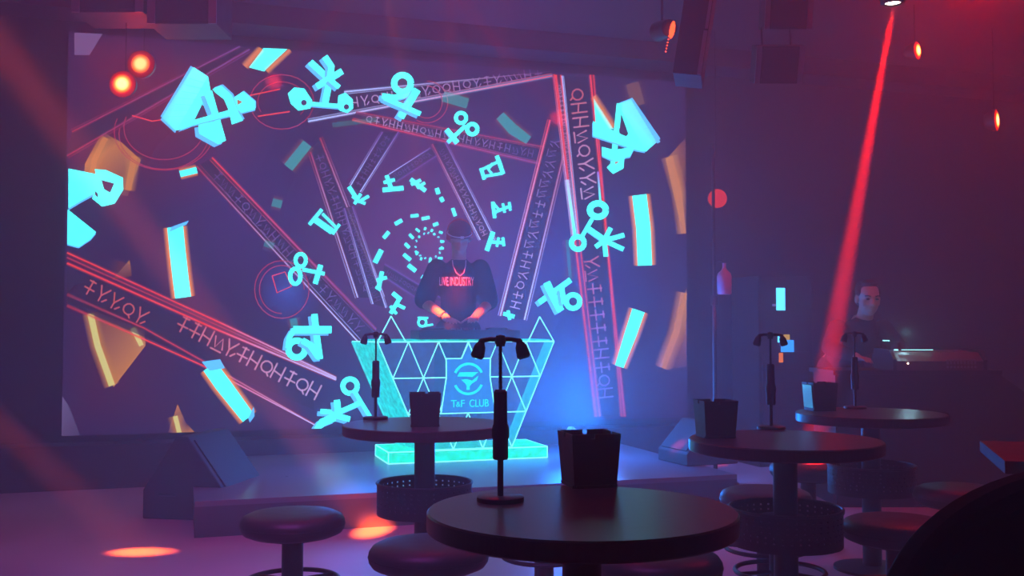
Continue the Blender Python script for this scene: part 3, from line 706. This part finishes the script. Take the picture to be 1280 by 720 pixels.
mb.ball((0, -.01, 1.31), (.20, .125, .155), 3); mb.ball((0, .03, .95), (.185, .135, .10), 3)
for s_ in (-1, 1):
    p0, p1 = Vector(ARM[s_][0][0]), Vector(ARM[s_][1][0]); limb(mb, [(p0, .080), (p0.lerp(p1, .5), .084), (p0.lerp(p1, .93), .082)])
shirt = fuse('tshirt', mb, .011, M['shirt'], dj, 4)
mb = MB()
mb.ball((0, .03, .90), (.172, .125, .12), 3)
for s_ in (-1, 1): limb(mb, [((s_ * .09, .02, .88), .102), ((s_ * .11, -.01, .50), .078), ((s_ * .12, .04, .12), .066)])
fuse('trousers', mb, .012, M['trousers'], dj, 4)
for s_ in (-1, 1):
    mb = MB(); shoe(mb, s_ * .12, -.03, 0); fuse('shoe', mb, .01, M['black'], dj, 2)
t = text_mesh('shirt_print', 'LIVE INDUSTRY', .098, M['white'], shirt, .002, .40); t.location = (-.025, -.163, 1.315); t.rotation_euler = (R(-8), 0, 0)
b = MB(); b.tube([(-.055, -.115, 1.485), (-.052, -.150, 1.44), (-.03, -.170, 1.385), (0, -.174, 1.362), (.03, -.170, 1.385), (.045, -.150, 1.44), (.05, -.115, 1.485)], .0035, 8); b.build('neck_cord', M['cord'], dj)
b = MB(); b.ball((0, .006, .075), (.088, .106, .072), 3); b.cone((0, 0, .045), (0, 0, .062), .001, .001, 8)
br = MB(); P = [(.072 * math.cos(a_), -.085 * math.sin(a_) ** .8) for a_ in [math.pi * i / 20 for i in range(21)]] + [(-.078, .03), (.078, .03)]
b.prism(P, .008, Matrix.Translation((0, -.075, .048)) @ Matrix.Rotation(R(14), 4, 'X') @ Matrix.Rotation(R(-90), 4, 'X') @ Matrix.Scale(-1, 4, Vector((0, 0, 1)))); br.bm.free()
cp = b.build('cap', M['cap'], dj, True); cp.matrix_local = Matrix.Translation(HD) @ HR
b = MB(); b.tube([(.095 * math.sin(a), -.012 - .113 * math.cos(a), .052) for a in [R(-110 + 220 * i / 16) for i in range(17)]], .004, 8); b.box((.012, -.126, .052), (.026, .008, .018))
bd = b.build('cap_band', M['white'], cp)
b = MB()
for s_ in (-1, 1): b.cone((s_ * .072, .004, .020), (s_ * .104, .004, .020), .036, .030, 20)
b.tube([(.098 * math.sin(a), .012, .03 + .125 * math.cos(a)) for a in [R(-85 + 170 * i / 16) for i in range(17)]], .008, 8)
hp = b.build('headphones', M['redplastic'], dj, True); hp.matrix_local = Matrix.Translation(HD) @ HR
b = MB(); b.tube([(.033 * math.cos(a), 0, .033 * math.sin(a)) for a in [2 * math.pi * i / 16 for i in range(16)]], .007, 8, True)
wa = b.build('wristband', M['black'], dj, True); wa.location = Vector(ARM[-1][1][0]).lerp(Vector(ARM[-1][2][0]), .90); wa.rotation_euler = (R(20), 0, R(37))

# -- the operator behind the counter
OPX = at(1070, 378, 7.22)
op = empty('person', (OPX.x + .06, 7.68, 0), R(10))
tag(op, 'person in dark top with short black hair standing behind the mixing console counter', 'person')
OH = (0, -.36, 1.365 + .005); OR_ = Matrix.Rotation(R(6), 4, 'X') @ Matrix.Rotation(R(-8), 4, 'Z')
mb = MB()
limb(mb, [((0, .06, .88), .125), ((0, -.06, 1.0), .115), ((0, -.18, 1.10), .12), ((0, -.27, 1.17), .10), ((0, -.31, 1.235), .058), ((0, -.34, 1.30), .055)])
mb.ball((0, -.17, 1.08), (.175, .13, .12), 3); mb.ball((0, .06, .88), (.16, .12, .12), 3)
for s_ in (-1, 1):
    limb(mb, [((s_ * .09, .05, .86), .088), ((s_ * .11, .02, .48), .060), ((s_ * .12, .08, .10), .042)])
    limb(mb, [((s_ * .18, -.25, 1.16), .060), ((s_ * .27, -.30, 1.02), .045), ((s_ * .17, -.50, .955), .030)])
    hand(mb, Vector((s_ * .17, -.50, .955)), (-s_ * .25, -1, -.15), (0, -.2, -1), -s_, .3)
    mb.ball((s_ * .12, .02, .06), (.04, .10, .05), 2)
PO = head(mb, OH, OR_, 1.02)
fuse('body', mb, .0065, M['skin'], op)
mb = MB()
limb(mb, [((0, .06, .86), .14), ((0, -.06, 1.0), .13), ((0, -.18, 1.09), .135), ((0, -.27, 1.155), .112), ((0, -.295, 1.195), .075)])
mb.ball((0, -.17, 1.07), (.20, .145, .125), 3); mb.ball((0, .06, .88), (.175, .13, .10), 3)
for s_ in (-1, 1): limb(mb, [((s_ * .18, -.25, 1.155), .072), ((s_ * .27, -.30, 1.02), .060), ((s_ * .185, -.47, .962), .042)])
fuse('jumper', mb, .011, M['trousers'], op, 4)
mb = MB(); mb.ball((0, .06, .87), (.172, .128, .12), 3)
for s_ in (-1, 1): limb(mb, [((s_ * .09, .05, .85), .102), ((s_ * .11, .02, .48), .078), ((s_ * .12, .08, .12), .066)])
fuse('trousers', mb, .012, M['trousers'], op, 4)
for s_ in (-1, 1):
    mb = MB(); shoe(mb, s_ * .12, .03, 0); fuse('shoe', mb, .01, M['black'], op, 2)
mb = MB(); mb.ball((0, .032, .066), (.080, .088, .070), 3); mb.ball((0, -.010, .112), (.060, .060, .028), 3); mb.ball((0, .06, .0), (.072, .055, .07), 3)
for s_ in (-1, 1): mb.ball((s_ * .070, .010, .045), (.014, .045, .035), 2)
hr = fuse('hair', mb, .008, M['hair'], op, 2); hr.matrix_local = Matrix.Translation(OH) @ OR_ @ Matrix.Scale(1.02, 4)
for s_ in (-1, 1):
    b = MB(); b.ball((s_ * .033, -.083, .004), (.013, .008, .007), 2); b.tube([(s_ * .016, -.090, .024), (s_ * .035, -.092, .029), (s_ * .054, -.080, .025)], .004, 8)
    e = b.build('eye', M['hair'], op); e.matrix_local = Matrix.Translation(OH) @ OR_ @ Matrix.Scale(1.02, 4)
# ------------------------------------------------------------------ tables, lamps, buckets, stools
TR, TZ = .35, .75
def table_proto():
    r = empty('bar_table', (0, 0, 0))
    b = MB(); b.lathe([(0, TZ), (TR - .004, TZ), (TR, TZ - .004), (TR, TZ - .040), (TR - .004, TZ - .044), (0, TZ - .044)], 72); b.build('tabletop', M['wood'], r, True)
    b = MB(); b.lathe([(0, .02), (.044, .02), (.044, TZ - .044), (0, TZ - .044)], 32); b.build('pedestal', M['black'], r, True)
    b = MB(); b.lathe([(0, 0), (.18, 0), (.18, .012), (.06, .024), (0, .024)], 48); b.build('base_plate', M['black'], r, True)
    # perforated basket around the pedestal
    bm = bmesh.new(); n, rows, r0, z0, z1 = 168, 21, .203, .37, .50
    ro = [[bm.verts.new((r0 * math.cos(2 * math.pi * i / n), r0 * math.sin(2 * math.pi * i / n), z0 + (z1 - z0) * k / rows)) for i in range(n)] for k in range(rows + 1)]
    for k in range(rows):
        for i in range(n):
            if k in (14, 17, 11) and i % 4 == 1 or k in (8, 5) and i % 4 == 3: continue
            bm.faces.new((ro[k][i], ro[k][(i + 1) % n], ro[k + 1][(i + 1) % n], ro[k + 1][i]))
    mb = MB(); mb.bm.free(); mb.bm = bm
    mb.tube([(r0 * math.cos(2 * math.pi * i / 60), r0 * math.sin(2 * math.pi * i / 60), z1) for i in range(60)], .0055, 8, True)
    mb.lathe([(.05, z0 - .002), (r0, z0 - .002), (r0, z0 + .001), (.05, z0 + .001)], 60)
    bk = mb.build('basket', M['black'], r)
    so = bk.modifiers.new('solid', 'SOLIDIFY'); so.thickness = .003
    return r
TP = [(on(727, 636.5, TZ), 'round black bar table nearest the viewer, long lamp and bucket on it'), (on(531, 529.5, TZ), 'round black bar table in front of the turquoise DJ booth'),
      (on(981, 549, TZ), 'round black bar table whose basket shows over a red-lit floor'), (on(1088, 516, TZ), 'round black bar table just in front of the mixing console counter')]
proto = table_proto(); tabs = []
for i, (p, lb) in enumerate(TP):
    o = proto if i == 0 else copy_tree(proto)
    o.location = (p.x, p.y, 0); o.rotation_euler = (0, 0, R(20 + 31 * i)); tag(o, lb, 'table', 'round bar tables with baskets'); tabs.append(o)

def lamp_proto():
    r = empty('table_lamp', (0, 0, 0))
    b = MB(); b.lathe([(0, 0), (.056, 0), (.056, .010), (.053, .012), (0, .012)], 40); b.build('base', M['black'], r, True)
    b = MB(); b.lathe([(0, .012), (.0072, .012), (.0072, .10), (0, .10)], 16); b.build('lower_pole', M['black'], r, True); b = MB(); b.lathe([(0, .26), (.0040, .26), (.0040, .375), (0, .375)], 12)
    for k in range(9): b.lathe([(0, .266 + k * .011), (.0046, .268 + k * .011), (.0046, .272 + k * .011), (0, .274 + k * .011)], 10)
    b.build('upper_pole', M['black'], r, True)
    b = MB(); b.lathe([(0, .098), (.017, .098), (.0185, .104), (.0185, .145), (.021, .152), (.021, .168), (.0185, .178), (.0165, .182), (.0160, .258), (.012, .263), (0, .263)], 28); b.build('grip', M['blackplastic'], r, True)
    b = MB(); b.ball((0, 0, .380), .0145, 2); b.cone((0, 0, .366), (0, 0, .392), .011, .011, 16); b.build('hub', M['black'], r, True)
    for s_ in (-1, 1):
        b = MB(); b.tube([(0, 0, .382), (s_ * .025, 0, .383), (s_ * .043, 0, .380)], .0058, 10); b.ball((s_ * .045, 0, .377), .0085, 2); am = b.build('arm', M['black'], r, True)
        d = Vector((s_ * .28, 0, -1)).normalized(); p = Vector((s_ * .046, 0, .376))
        b = MB(); b.cone(p, p + d * .010, .008, .0135, 18); b.cone(p + d * .010, p + d * .034, .0135, .0165, 18); b.cone(p + d * .034, p + d * .040, .0165, .012, 18); b.build('lamp_head', M['blackplastic'], am, True)
    return r
LP = [((625.5, 626), 2, 'large unlit two-headed black lamp on the nearest table'), ((469.5, 524), 5, 'unlit two-headed black lamp on table before the turquoise booth'),
      ((964, 536), -4, 'unlit two-headed black lamp beside a black bucket on table before the tall pole'), ((1069, 510.5), 3, 'thin unlit two-headed lamp in front of the person at the console')]
proto = lamp_proto()
for i, (q, rz, lb) in enumerate(LP):
    p = on(q[0], q[1], TZ); o = proto if i == 0 else copy_tree(proto)
    o.location = (p.x, p.y, TZ); o.rotation_euler = (0, 0, R(rz)); tag(o, lb, 'lamp', 'two-headed table lamps')

def bucket(px, py, rz, lb, h=.138, w=.132):
    p = on(px, py, TZ); r = empty('square_bucket', (p.x, p.y, TZ), R(rz)); tag(r, lb, 'bucket', 'square black buckets on the tables')
    a, bq, th = w / 2, w / 2 * .86, .004
    bm = bmesh.new()
    def ringv(k, z, e): 
        hw = (bq + (a - bq) * z / h) - e
        return [bm.verts.new((x * hw, y * hw, z)) for x, y in ((-1, -1), (-.25, -1), (-.25 + .18, -1), (1, -1), (1, -.1), (1, .12), (1, 1), (.25, 1), (.05, 1), (-1, 1), (-1, .12), (-1, -.1))]
    notch = h - .012
    o0, o1 = ringv(0, 0, 0), ringv(0, notch, 0); o2 = ringv(0, h, 0); i0, i1, i2 = ringv(0, .004, th), ringv(0, notch, th), ringv(0, h, th)
    n = 12; gaps = {1, 4, 7, 10}
    for i in range(n):
        j = (i + 1) % n
        bm.faces.new((o0[i], o0[j], o1[j], o1[i])); bm.faces.new((i0[j], i0[i], i1[i], i1[j]))
        if i in gaps: bm.faces.new((o1[i], o1[j], i1[j], i1[i]))
        else:
            bm.faces.new((o1[i], o1[j], o2[j], o2[i])); bm.faces.new((i1[j], i1[i], i2[i], i2[j])); bm.faces.new((o2[i], o2[j], i2[j], i2[i]))
        for q in (i, j):
            if (i in gaps): bm.faces.new((o1[q], i1[q], i2[q], o2[q]))
    bm.faces.new(o0[::-1]); bm.faces.new(i0)
    bmesh.ops.recalc_face_normals(bm, faces=bm.faces[:])
    mb = MB(); mb.bm.free(); mb.bm = bm; mb.build('body', M['blackplastic'], r)
    b = MB()
    for s_ in (-1, 1):
        hw = bq + .002
        b.box((0, s_ * hw, .004), (w * .80, .003, .008)); b.box((s_ * hw, 0, .004), (.003, w * .80, .008))
    b.build('foot_band', M['black'], r)
    return r
bucket(736, 606, 14, 'black square bucket with notched rim on the nearest table')
bucket(531, 532, 6, 'black square bucket in front of the booth lattice')
bucket(894.5, 546, 8, 'black square bucket on table before the tall pole')
bk_ = bucket(1025, 513, 9, 'black square bucket with an added mirror plate on one side, on table by the counter', .140, .130)
b = MB(); b.box((0, 0, 0), (.003, .100, .112), Matrix.Translation((-.0635, 0, .072)) @ Matrix.Rotation(R(-4), 4, 'Y')); b.build('added_mirror_plate', M['chrome'], bk_)  # mirror plate added so this side catches the booth's blue glow

def stool_proto():
    r = empty('bar_stool', (0, 0, 0)); sr = .20
    b = MB(); b.lathe([(0, .452), (.12, .451), (.165, .446), (.187, .436), (.198, .420), (.2, .405), (.198, .388), (.188, .374), (.16, .362), (0, .360)], 56); st_ = b.build('seat', M['vinyl'], r, True)
    b = MB(); b.tube([(.1995 * math.cos(2 * math.pi * i / 56), .1995 * math.sin(2 * math.pi * i / 56), .404) for i in range(56)], .0025, 6, True); b.build('piping', M['edge'], st_)
    b = MB(); b.lathe([(0, .03), (.041, .03), (.041, .355), (0, .355)], 24); b.lathe([(0, .348), (.11, .350), (.11, .361), (0, .361)], 32); b.build('pole', M['black'], r, True)
    b = MB(); b.lathe([(0, 0), (.17, 0), (.17, .008), (.05, .03), (0, .03)], 40); b.build('base', M['black'], r, True)
    b = MB(); b.tube([(.175 * math.cos(2 * math.pi * i / 48), .175 * math.sin(2 * math.pi * i / 48), .19) for i in range(48)], .0095, 8, True)
    for k in range(3):
        a = 2 * math.pi * k / 3 + .6; b.tube([(.038 * math.cos(a), .038 * math.sin(a), .19), (.172 * math.cos(a), .172 * math.sin(a), .19)], .008, 8)
    b.build('footrest', M['black'], r, True)
    return r
ST = [((366, 640), 'round black bar stool alone on the violet floor before the stage'), ((536, 677), 'round black bar stool tucked under the rim of the nearest table, below the lamp'),
      ((824, 689), 'round black bar stool mostly hidden under the nearest table, below the bucket side'), ((680, 618), 'black bar stool behind the nearest table, its red-tinted seat just showing'),
      ((1121, 648), 'round black bar stool with a red streak on its seat, nearest the dark chair'), ((1200, 608), 'round black bar stool with a thin red streak, farther than the other red-lit stool'),
      ((957, 611), 'round bar stool behind the nearest table whose seat edge catches blue'), ((974, 632), 'bar stool hidden behind the perforated basket, only its footrest showing'),
      ((1010, 577), 'bar stool partly behind a pedestal, its edge a small blue glint')]
proto = stool_proto()
for i, (q, lb) in enumerate(ST):
    p = on(q[0], q[1], .45); o = proto if i == 0 else copy_tree(proto)
    o.location = (p.x, p.y, 0); o.rotation_euler = (0, 0, R(40 * i)); tag(o, lb, 'stool', 'round black bar stools')

# square side table at the right edge and the dark chair in front of it
p = on(1236, 566, TZ); t = empty('square_table', (p.x + .36, p.y - .02, 0), R(-18)); tag(t, 'dark square table with a blue-lit edge beside the dark chair', 'table')
b = MB(); b.box((0, 0, TZ - .02), (.66, .6, .04), bev=.003); b.build('tabletop', M['counter'], t)
b = MB(); b.box((0, 0, .37), (.07, .07, .70)); b.build('pedestal', M['black'], t)
b = MB(); b.box((0, 0, .010), (.40, .40, .02), bev=.004); b.build('base_plate', M['black'], t)
ch = empty('rounded_chair', (.93, 1.42, 0), R(6)); tag(ch, 'black armchair with a wide rounded back, closest to the viewer', 'chair')
b = MB(); P = []
for i in range(33):
    a = math.pi * i / 32; P.append((.39 * math.copysign(abs(math.cos(a)) ** .9, math.cos(a)), .70 + .265 * abs(math.sin(a)) ** .9))
P += [(-.36, .34), (.36, .34)]
b.prism(P, .10, Matrix.Rotation(R(-4), 4, 'X')); b.build('backrest', M['soft'], ch, bevel=.03)
b = MB(); b.box((0, .36, .36), (.62, .56, .16), bev=.04); b.build('seat', M['soft'], ch)
for s_ in (-1, 1):
    b = MB(); b.box((s_ * .35, .34, .42), (.09, .56, .34), bev=.03); b.build('armrest', M['soft'], ch)
for x in (-.3, .3):
    for y in (.10, .58):
        b = MB(); b.cone((x, y, 0), (x * .95, y, .29), .016, .022, 12); b.build('leg', M['black'], ch, True)

# ------------------------------------------------------------------ counter, console, rack
cx0, cx1 = at(1046, 480, 6.6).x, at(1250, 470, 6.6).x
ct = empty('counter', ((cx0 + cx1) / 2, 6.93, 0)); tag(ct, 'long black counter carrying the mixing console', 'counter')
cw = cx1 - cx0; H_ = .885
b = MB(); b.prism([(-cw / 2, 0), (cw / 2 + .34, 0), (cw / 2 + .34, .62), (cw / 2 + .02, H_ - .03), (-cw / 2, H_ - .03)], .48, Matrix.Translation((0, -.30, 0))); b.build('body', M['counter'], ct)
b = MB(); b.box((0, -.05, H_ - .015), (cw + .04, .54, .03), bev=.004); b.build('worktop', M['counter'], ct)
mcx = at(1165, 450, 6.75).x
mc = empty('mixing_console', (mcx, 6.84, H_), R(-2)); tag(mc, 'dark red lit audio mixing console standing on the black counter', 'mixing console')
b = MB(); b.prism([(-.23, 0), (.17, 0), (.20, .05), (.14, .125), (-.15, .115), (-.23, .06)], .56, Matrix.Rotation(R(90), 4, 'Z') @ Matrix.Translation((0, -.28, 0))); b.build('body', M['console'], mc)
for x in (-.29, .29):
    b = MB(); b.prism([(-.24, 0), (.18, 0), (.21, .055), (.15, .140), (-.16, .128), (-.24, .07)], .022, Matrix.Translation((x + .011, 0, 0)) @ Matrix.Rotation(R(90), 4, 'Z')); b.build('end_cheek', M['cab'], mc)
b = MB()
for i in range(9): b.box((.05 + i * .022, -.228, .055), (.012, .012, .030))
for i in range(9): b.box((.05 + i * .022, -.233, .022), (.010, .010, .014))
b.build('socket_panel', M['cabtrim'], mc)
b = MB(); b.ball((-.205, -.235, .045), .005, 1); b.build('indicator', M['hotlamp'], mc)
b = MB(); b.tube([(-.27, .10, .12), (-.27, .10, .17), (-.245, .06, .185), (-.20, .03, .180)], .004, 8); gl = b.build('gooseneck', M['black'], mc, True)
b = MB(); b.box((-.255, -.16, .131), (.018, .03, .008)); b.box((-.12, -.165, .1315), (.20, .012, .004)); b.box((-.262, .01, .19), (.03, .05, .006)); b.build('lamp_strip', M['cyanlamp'], mc)
gp = mc.location + Vector((-.16, -.10, .24))
point(gp, (.4, .85, 1.0), 1.2, .02)
rk = empty('equipment_rack', (at(982, 400, 8.6).x, 8.6, 0), ANG); tag(rk, 'tall dark equipment rack with blue and amber lit displays beyond the tables', 'rack')
b = MB(); b.box((0, .22, .80), (.52, .44, 1.60), bev=.006); b.build('cabinet', M['cab'], rk)
def rdisp(px0, py0, px1, py1, m, name='display'):
    q = at((px0 + px1) / 2, (py0 + py1) / 2, 8.6); lx = (q.x - rk.location.x) * math.cos(ANG)
    b = MB(); b.box((lx, -.006, q.z), ((px1 - px0) / 1270 * 8.6, .012, (py1 - py0) / 1270 * 8.6), bev=.003); b.build(name, m, rk)
rdisp(968, 360, 980, 388, M['bluebright']); rdisp(975, 425, 993, 440, M['bluelamp']); rdisp(970, 420, 976, 428, M['bluebright'])
rdisp(979, 418, 987, 425, M['yellowlamp'], 'indicator'); rdisp(971, 441, 977, 453, M['orangelamp'], 'indicator'); rdisp(962, 380, 966, 383, M['white'], 'indicator')
point(rk.location - V * .25 + Vector((0, 0, 1.35)), (.1, .4, 1.0), 1.2, .05)
for k in range(5):
    b = MB(); b.box((0, -.004, .25 + k * .16), (.46, .008, .14), bev=.002); b.build('rack_unit', M['blackplastic'], rk)
# tall pole with hanging bottle
pp = at(893.5, 480, 7.6); po = empty('tall_pole', (pp.x, 7.6, 0)); tag(po, 'tall thin metal pole standing right of the stage', 'pole')
b = MB(); b.lathe([(0, .02), (.016, .02), (.016, 1.35), (0, 1.35)], 16); b.lathe([(0, 1.35), (.012, 1.35), (.012, 2.55), (0, 2.55)], 16); b.build('tube', mat('dark_steel', (.03, .028, .032), .5), po, True)
b = MB(); b.lathe([(0, 0), (.17, 0), (.17, .014), (.03, .03), (0, .03)], 32); b.build('base', M['black'], po, True)
b = MB(); b.lathe([(.012, 1.33), (.028, 1.33), (.028, 1.40), (.012, 1.40)], 20); b.tube([(0, 0, 1.66), (.045, -.01, 1.665), (.070, -.015, 1.645)], .005, 8); b.build('bracket', M['black'], po, True)
bt = MB(); bt.lathe([(0, -.235), (.046, -.235), (.053, -.225), (.054, -.10), (.046, -.075), (.022, -.052), (.014, -.035), (.014, -.004), (.016, 0), (0, 0)], 28)
bo = bt.build('bottle', M['bottle'], None, True); bo.location = (pp.x + .074, 7.585, 1.645); tag(bo, 'pink bottle hanging on the tall thin pole', 'bottle')

# ------------------------------------------------------------------ stage monitors, floor lamps
def wedge(px, py, z, rz, w_, h_, d_, lb, cabm='cab'):
    p = on(px, py, z); r = empty('stage_monitor', (p.x, p.y, z), rz); tag(r, lb, 'speaker', 'wedge stage monitors')
    prof = [(-d_ / 2, 0), (d_ / 2, 0), (d_ / 2, h_ * .35), (d_ * .12, h_), (-d_ * .02, h_), (-d_ / 2, h_ * .28)]
    b = MB(); b.prism(prof, w_, Matrix.Rotation(R(90), 4, 'Z') @ Matrix.Translation((0, -w_ / 2, 0))); b.build('cabinet', M[cabm], r, bevel=.008)
    p0, p1 = Vector((-d_ / 2, h_ * .28)), Vector((-d_ * .02, h_)); n_ = Vector((p0.y - p1.y, p1.x - p0.x)).normalized(); c_ = (p0 + p1) / 2 + n_ * .004
    a_ = math.atan2(p1.y - p0.y, p1.x - p0.x)
    b = MB(); b.box((0, 0, 0), (w_ * .86, (p1 - p0).length * .86, .010), Matrix.Translation((0, c_.x, c_.y)) @ Matrix.Rotation(a_, 4, 'X'), bev=.003); b.build('grille', M['grille'], r)
    for s_ in (-1, 1):
        b = MB(); b.tube([(s_ * (w_ / 2 + .002), .06, h_ * .30), (s_ * (w_ / 2 + .018), .06, h_ * .30), (s_ * (w_ / 2 + .018), .16, h_ * .30), (s_ * (w_ / 2 + .002), .16, h_ * .30)], .008, 8); b.build('handle', M['black'], r)
    return r
wedge(258, 640, 0, R(80), .55, .50, .56, 'big dark stage monitor on the floor at the corner of the stage')
wedge(872, 577, .20, R(-68), .40, .30, .42, 'stage monitor with a red-lit side at the end of the stage')
fl = empty('floor_uplight', BO + U * 1.06 + V * .62, ANG + R(24)); tag(fl, 'small pale floor light glowing cyan on the stage beside the booth', 'light')
b = MB(); b.prism([(-.11, .03), (.11, .03), (.11, .10), (.0, .155)], .05, Matrix.Rotation(R(0), 4, 'Z')); b.build('housing', M['white'], fl, bevel=.004)
b = MB(); b.box((0, .025, .015), (.20, .09, .03)); b.build('stand', M['black'], fl)

# ------------------------------------------------------------------ hung fixtures
def hung_cab(name, c, w_, h_, d_, tilt, lb, edge=.03, rz=0.0, grp='hung loudspeakers', top=None):
    r = empty(name, c, rz); tag(r, lb, 'speaker', grp)
    rot = Matrix.Rotation(tilt, 4, 'X')
    b = MB(); b.box((0, 0, 0), (w_, d_, h_), rot, bev=.006); b.build('cabinet', M['cab'], r)
    for s_ in (-1, 1):
        b = MB(); b.box((0, 0, 0), (edge, .012, h_), rot @ Matrix.Translation((s_ * (w_ / 2 - edge / 2), -d_ / 2 - .004, 0))); b.build('edge_trim', M['cabtrim'], r)
    b = MB(); b.box((0, 0, 0), (w_ - 2 * edge - .02, .010, h_ * .9), rot @ Matrix.Translation((0, -d_ / 2 - .003, 0)), bev=.002); b.build('grille', M['grille'], r)
    for s_ in (-1, 1):
        b = MB(); b.tube([(s_ * w_ * .3, 0, h_ * .45), (s_ * w_ * .3, .02, (CH if top is None else top) - c[2])], .006, 6); b.build('hanger', M['black'], r)
    return r
yh = 6.4
hung_cab('hung_speaker', at(982, 12, yh), .30, .25, .16, R(14), 'upper of the two hung loudspeakers with pale frames under the ceiling', .032)
hung_cab('hung_speaker', at(971, 80, yh - .05), .30, .23, .14, R(20), 'lower of the two hung loudspeakers with pale frames under the ceiling', .032, top=at(982, 12, yh).z - .125)
la = empty('line_array', at(871, 20, 6.0), R(-12)); tag(la, 'tall hung dark loudspeaker column beside the red light, above the screen corner', 'speaker')
b = MB(); rt = Matrix.Rotation(R(9), 4, 'Y')
b.box((0, .1, 0), (.17, .34, .74), rt, bev=.006); b.build('cabinet', M['cab'], la)
b = MB(); b.box((0, 0, 0), (.022, .014, .26), rt @ Matrix.Translation((.070, -.078, -.235))); b.build('edge_trim', M['cabtrim'], la); b = MB(); b.box((0, 0, 0), (.016, .014, .44), rt @ Matrix.Translation((.072, -.078, .13))); b.build('edge_trim', M['cabtrim'], la)
b = MB(); b.tube([(0, .1, .36), (0, .1, CH - la.location.z)], .01, 8); b.build('hanger', M['black'], la)
lp_ = at(841, 38, 5.9); rp = empty('par_light', lp_, R(0)); tag(rp, 'red stage light glowing at the edge of the hung loudspeaker column', 'light', 'red stage lights')
b = MB(); b.cone((-.012, .05, .03), (-.05, .22, .06), .05, .06, 20); b.build('housing', M['black'], rp, True)
b = MB(); b.ball((.0, .02, .01), (.016, .02, .055), 2, rot=Matrix.Rotation(R(10), 4, 'Y')); b.build('lens', M['redlamp'], rp)
b = MB()
for k in range(6): b.ball((-.022 - k * .004, .0, -.035 - k * .018), .005, 1)
b.build('led_row', M['redlamp'], rp)
b = MB(); b.tube([(-.04, .15, .10), (-.04, .15, CH - lp_.z)], .008, 8); b.build('hanger', M['black'], rp)
mh = empty('moving_head_light', HEAD, R(0)); tag(mh, 'bright moving head stage light throwing the strong red beam downwards', 'light', 'red stage lights')
b = MB(); b.lathe([(.044, -.005), (.060, .0), (.075, .06), (.075, .16), (.05, .20), (0, .20)], 28); b.build('head', M['black'], mh, True)
b = MB(); b.lathe([(0, .004), (.040, .004), (.040, .010), (0, .010)], 24); b.build('lens', M['hotlamp'], mh)
b = MB(); b.box((-.095, 0, .16), (.03, .07, .26), bev=.006); b.box((.095, 0, .16), (.03, .07, .26), bev=.006); b.box((0, 0, .31), (.26, .16, .07), bev=.008); b.build('yoke', M['blackplastic'], mh)
b = MB(); b.tube([(0, 0, .34), (0, 0, CH - HEAD.z)], .02, 10); b.build('hanger', M['black'], mh)
def facing_lamp(px, py, Y, r_, lb, tilt=0.0, hal=7.0, k=1.0):
    p = at(px, py, Y); o = empty('par_light', p, 0); tag(o, lb, 'light', 'red stage lights')
    b = MB(); b.lathe([(r_, 0), (r_ * 1.02, 0), (r_ * 1.0, .03), (r_ * .6, .09), (0, .09)], 24); h = b.build('housing', M['black'], o, True)
    b = MB(); b.lathe([(r_, .004), (r_ * .7, -.006), (0, -.012)], 24); ln = b.build('lens', (lens_mat('hot_red_lens', r_, 3.2 * k) if k > .2 else M['dimlens']), o, True)
    rt = Matrix.Rotation(tilt, 4, 'Z') @ Matrix.Rotation(R(-90), 4, 'X')
    h.matrix_local = rt; ln.matrix_local = rt
    b = MB(); b.tube([(0, .05, r_ * .85), (0, .05, CH - p.z)], .004, 6); b.build('hanger', M['black'], o)
    point(p + Vector((0, -.07, 0)), (1.0, .02, .0), hal, .03)
facing_lamp(153, 105, 6.6, .088, 'lower and whiter of the two red lamps shining before the screen corner')
facing_lamp(176, 80, 6.9, .095, 'upper and yellower of the two red lamps shining before the screen corner', 0, 6, .62)
facing_lamp(1147, 63, 7.6, .070, 'small red lamp under the ceiling beside the strong red beam', R(45), 3.0, 1.6)
facing_lamp(1246, 150, 8.2, .090, 'small red lamp hanging low at the far end past the strong beam', R(52), 3.0, 1.6)
facing_lamp(897, 248, 8.3, .078, 'dull red lamp half hidden by the tall thin pole', 0, 1.5, .14)
# hung cabinets over the screen's left corner, seen as dark boxes with pale edges
for x0, x1, yb, lb in ((104, 192, 26, 'dark hung loudspeaker box right above the two red lamps'), (196, 281, 40, 'dark hung loudspeaker box with a pale edge, beside the one above the red lamps')):
    q = at((x0 + x1) / 2, yb, 6.6); h_ = CH - q.z - .04
    hung_cab('ceiling_speaker', q + Vector((0, 0, h_ / 2)), (x1 - x0) / 1270 * 6.6, h_, .36, 0, lb, .05)

# ------------------------------------------------------------------ haze filling the whole hall
b = MB(); b.box(rl((SL + SR) / 2, (TF + TB) / 2, CH / 2), (SR - SL + 1.2, TB - TF + 1.2, CH + 1.0), RZ)
hz = bpy.data.materials.new('haze'); hz.use_nodes = True; n = hz.node_tree.nodes; l = hz.node_tree.links
n.remove(n['Principled BSDF']); vs = n.new('ShaderNodeVolumeScatter'); vs.inputs['Density'].default_value = HAZE; vs.inputs['Anisotropy'].default_value = .4
vs.inputs['Color'].default_value = (.96, .96, .96, 1); l.new(vs.outputs[0], n['Material Output'].inputs['Volume'])
ho = b.build('haze', hz); ho['kind'] = 'stuff'; ho['label'] = 'thin stage haze filling the dark hall'; ho['category'] = 'haze'
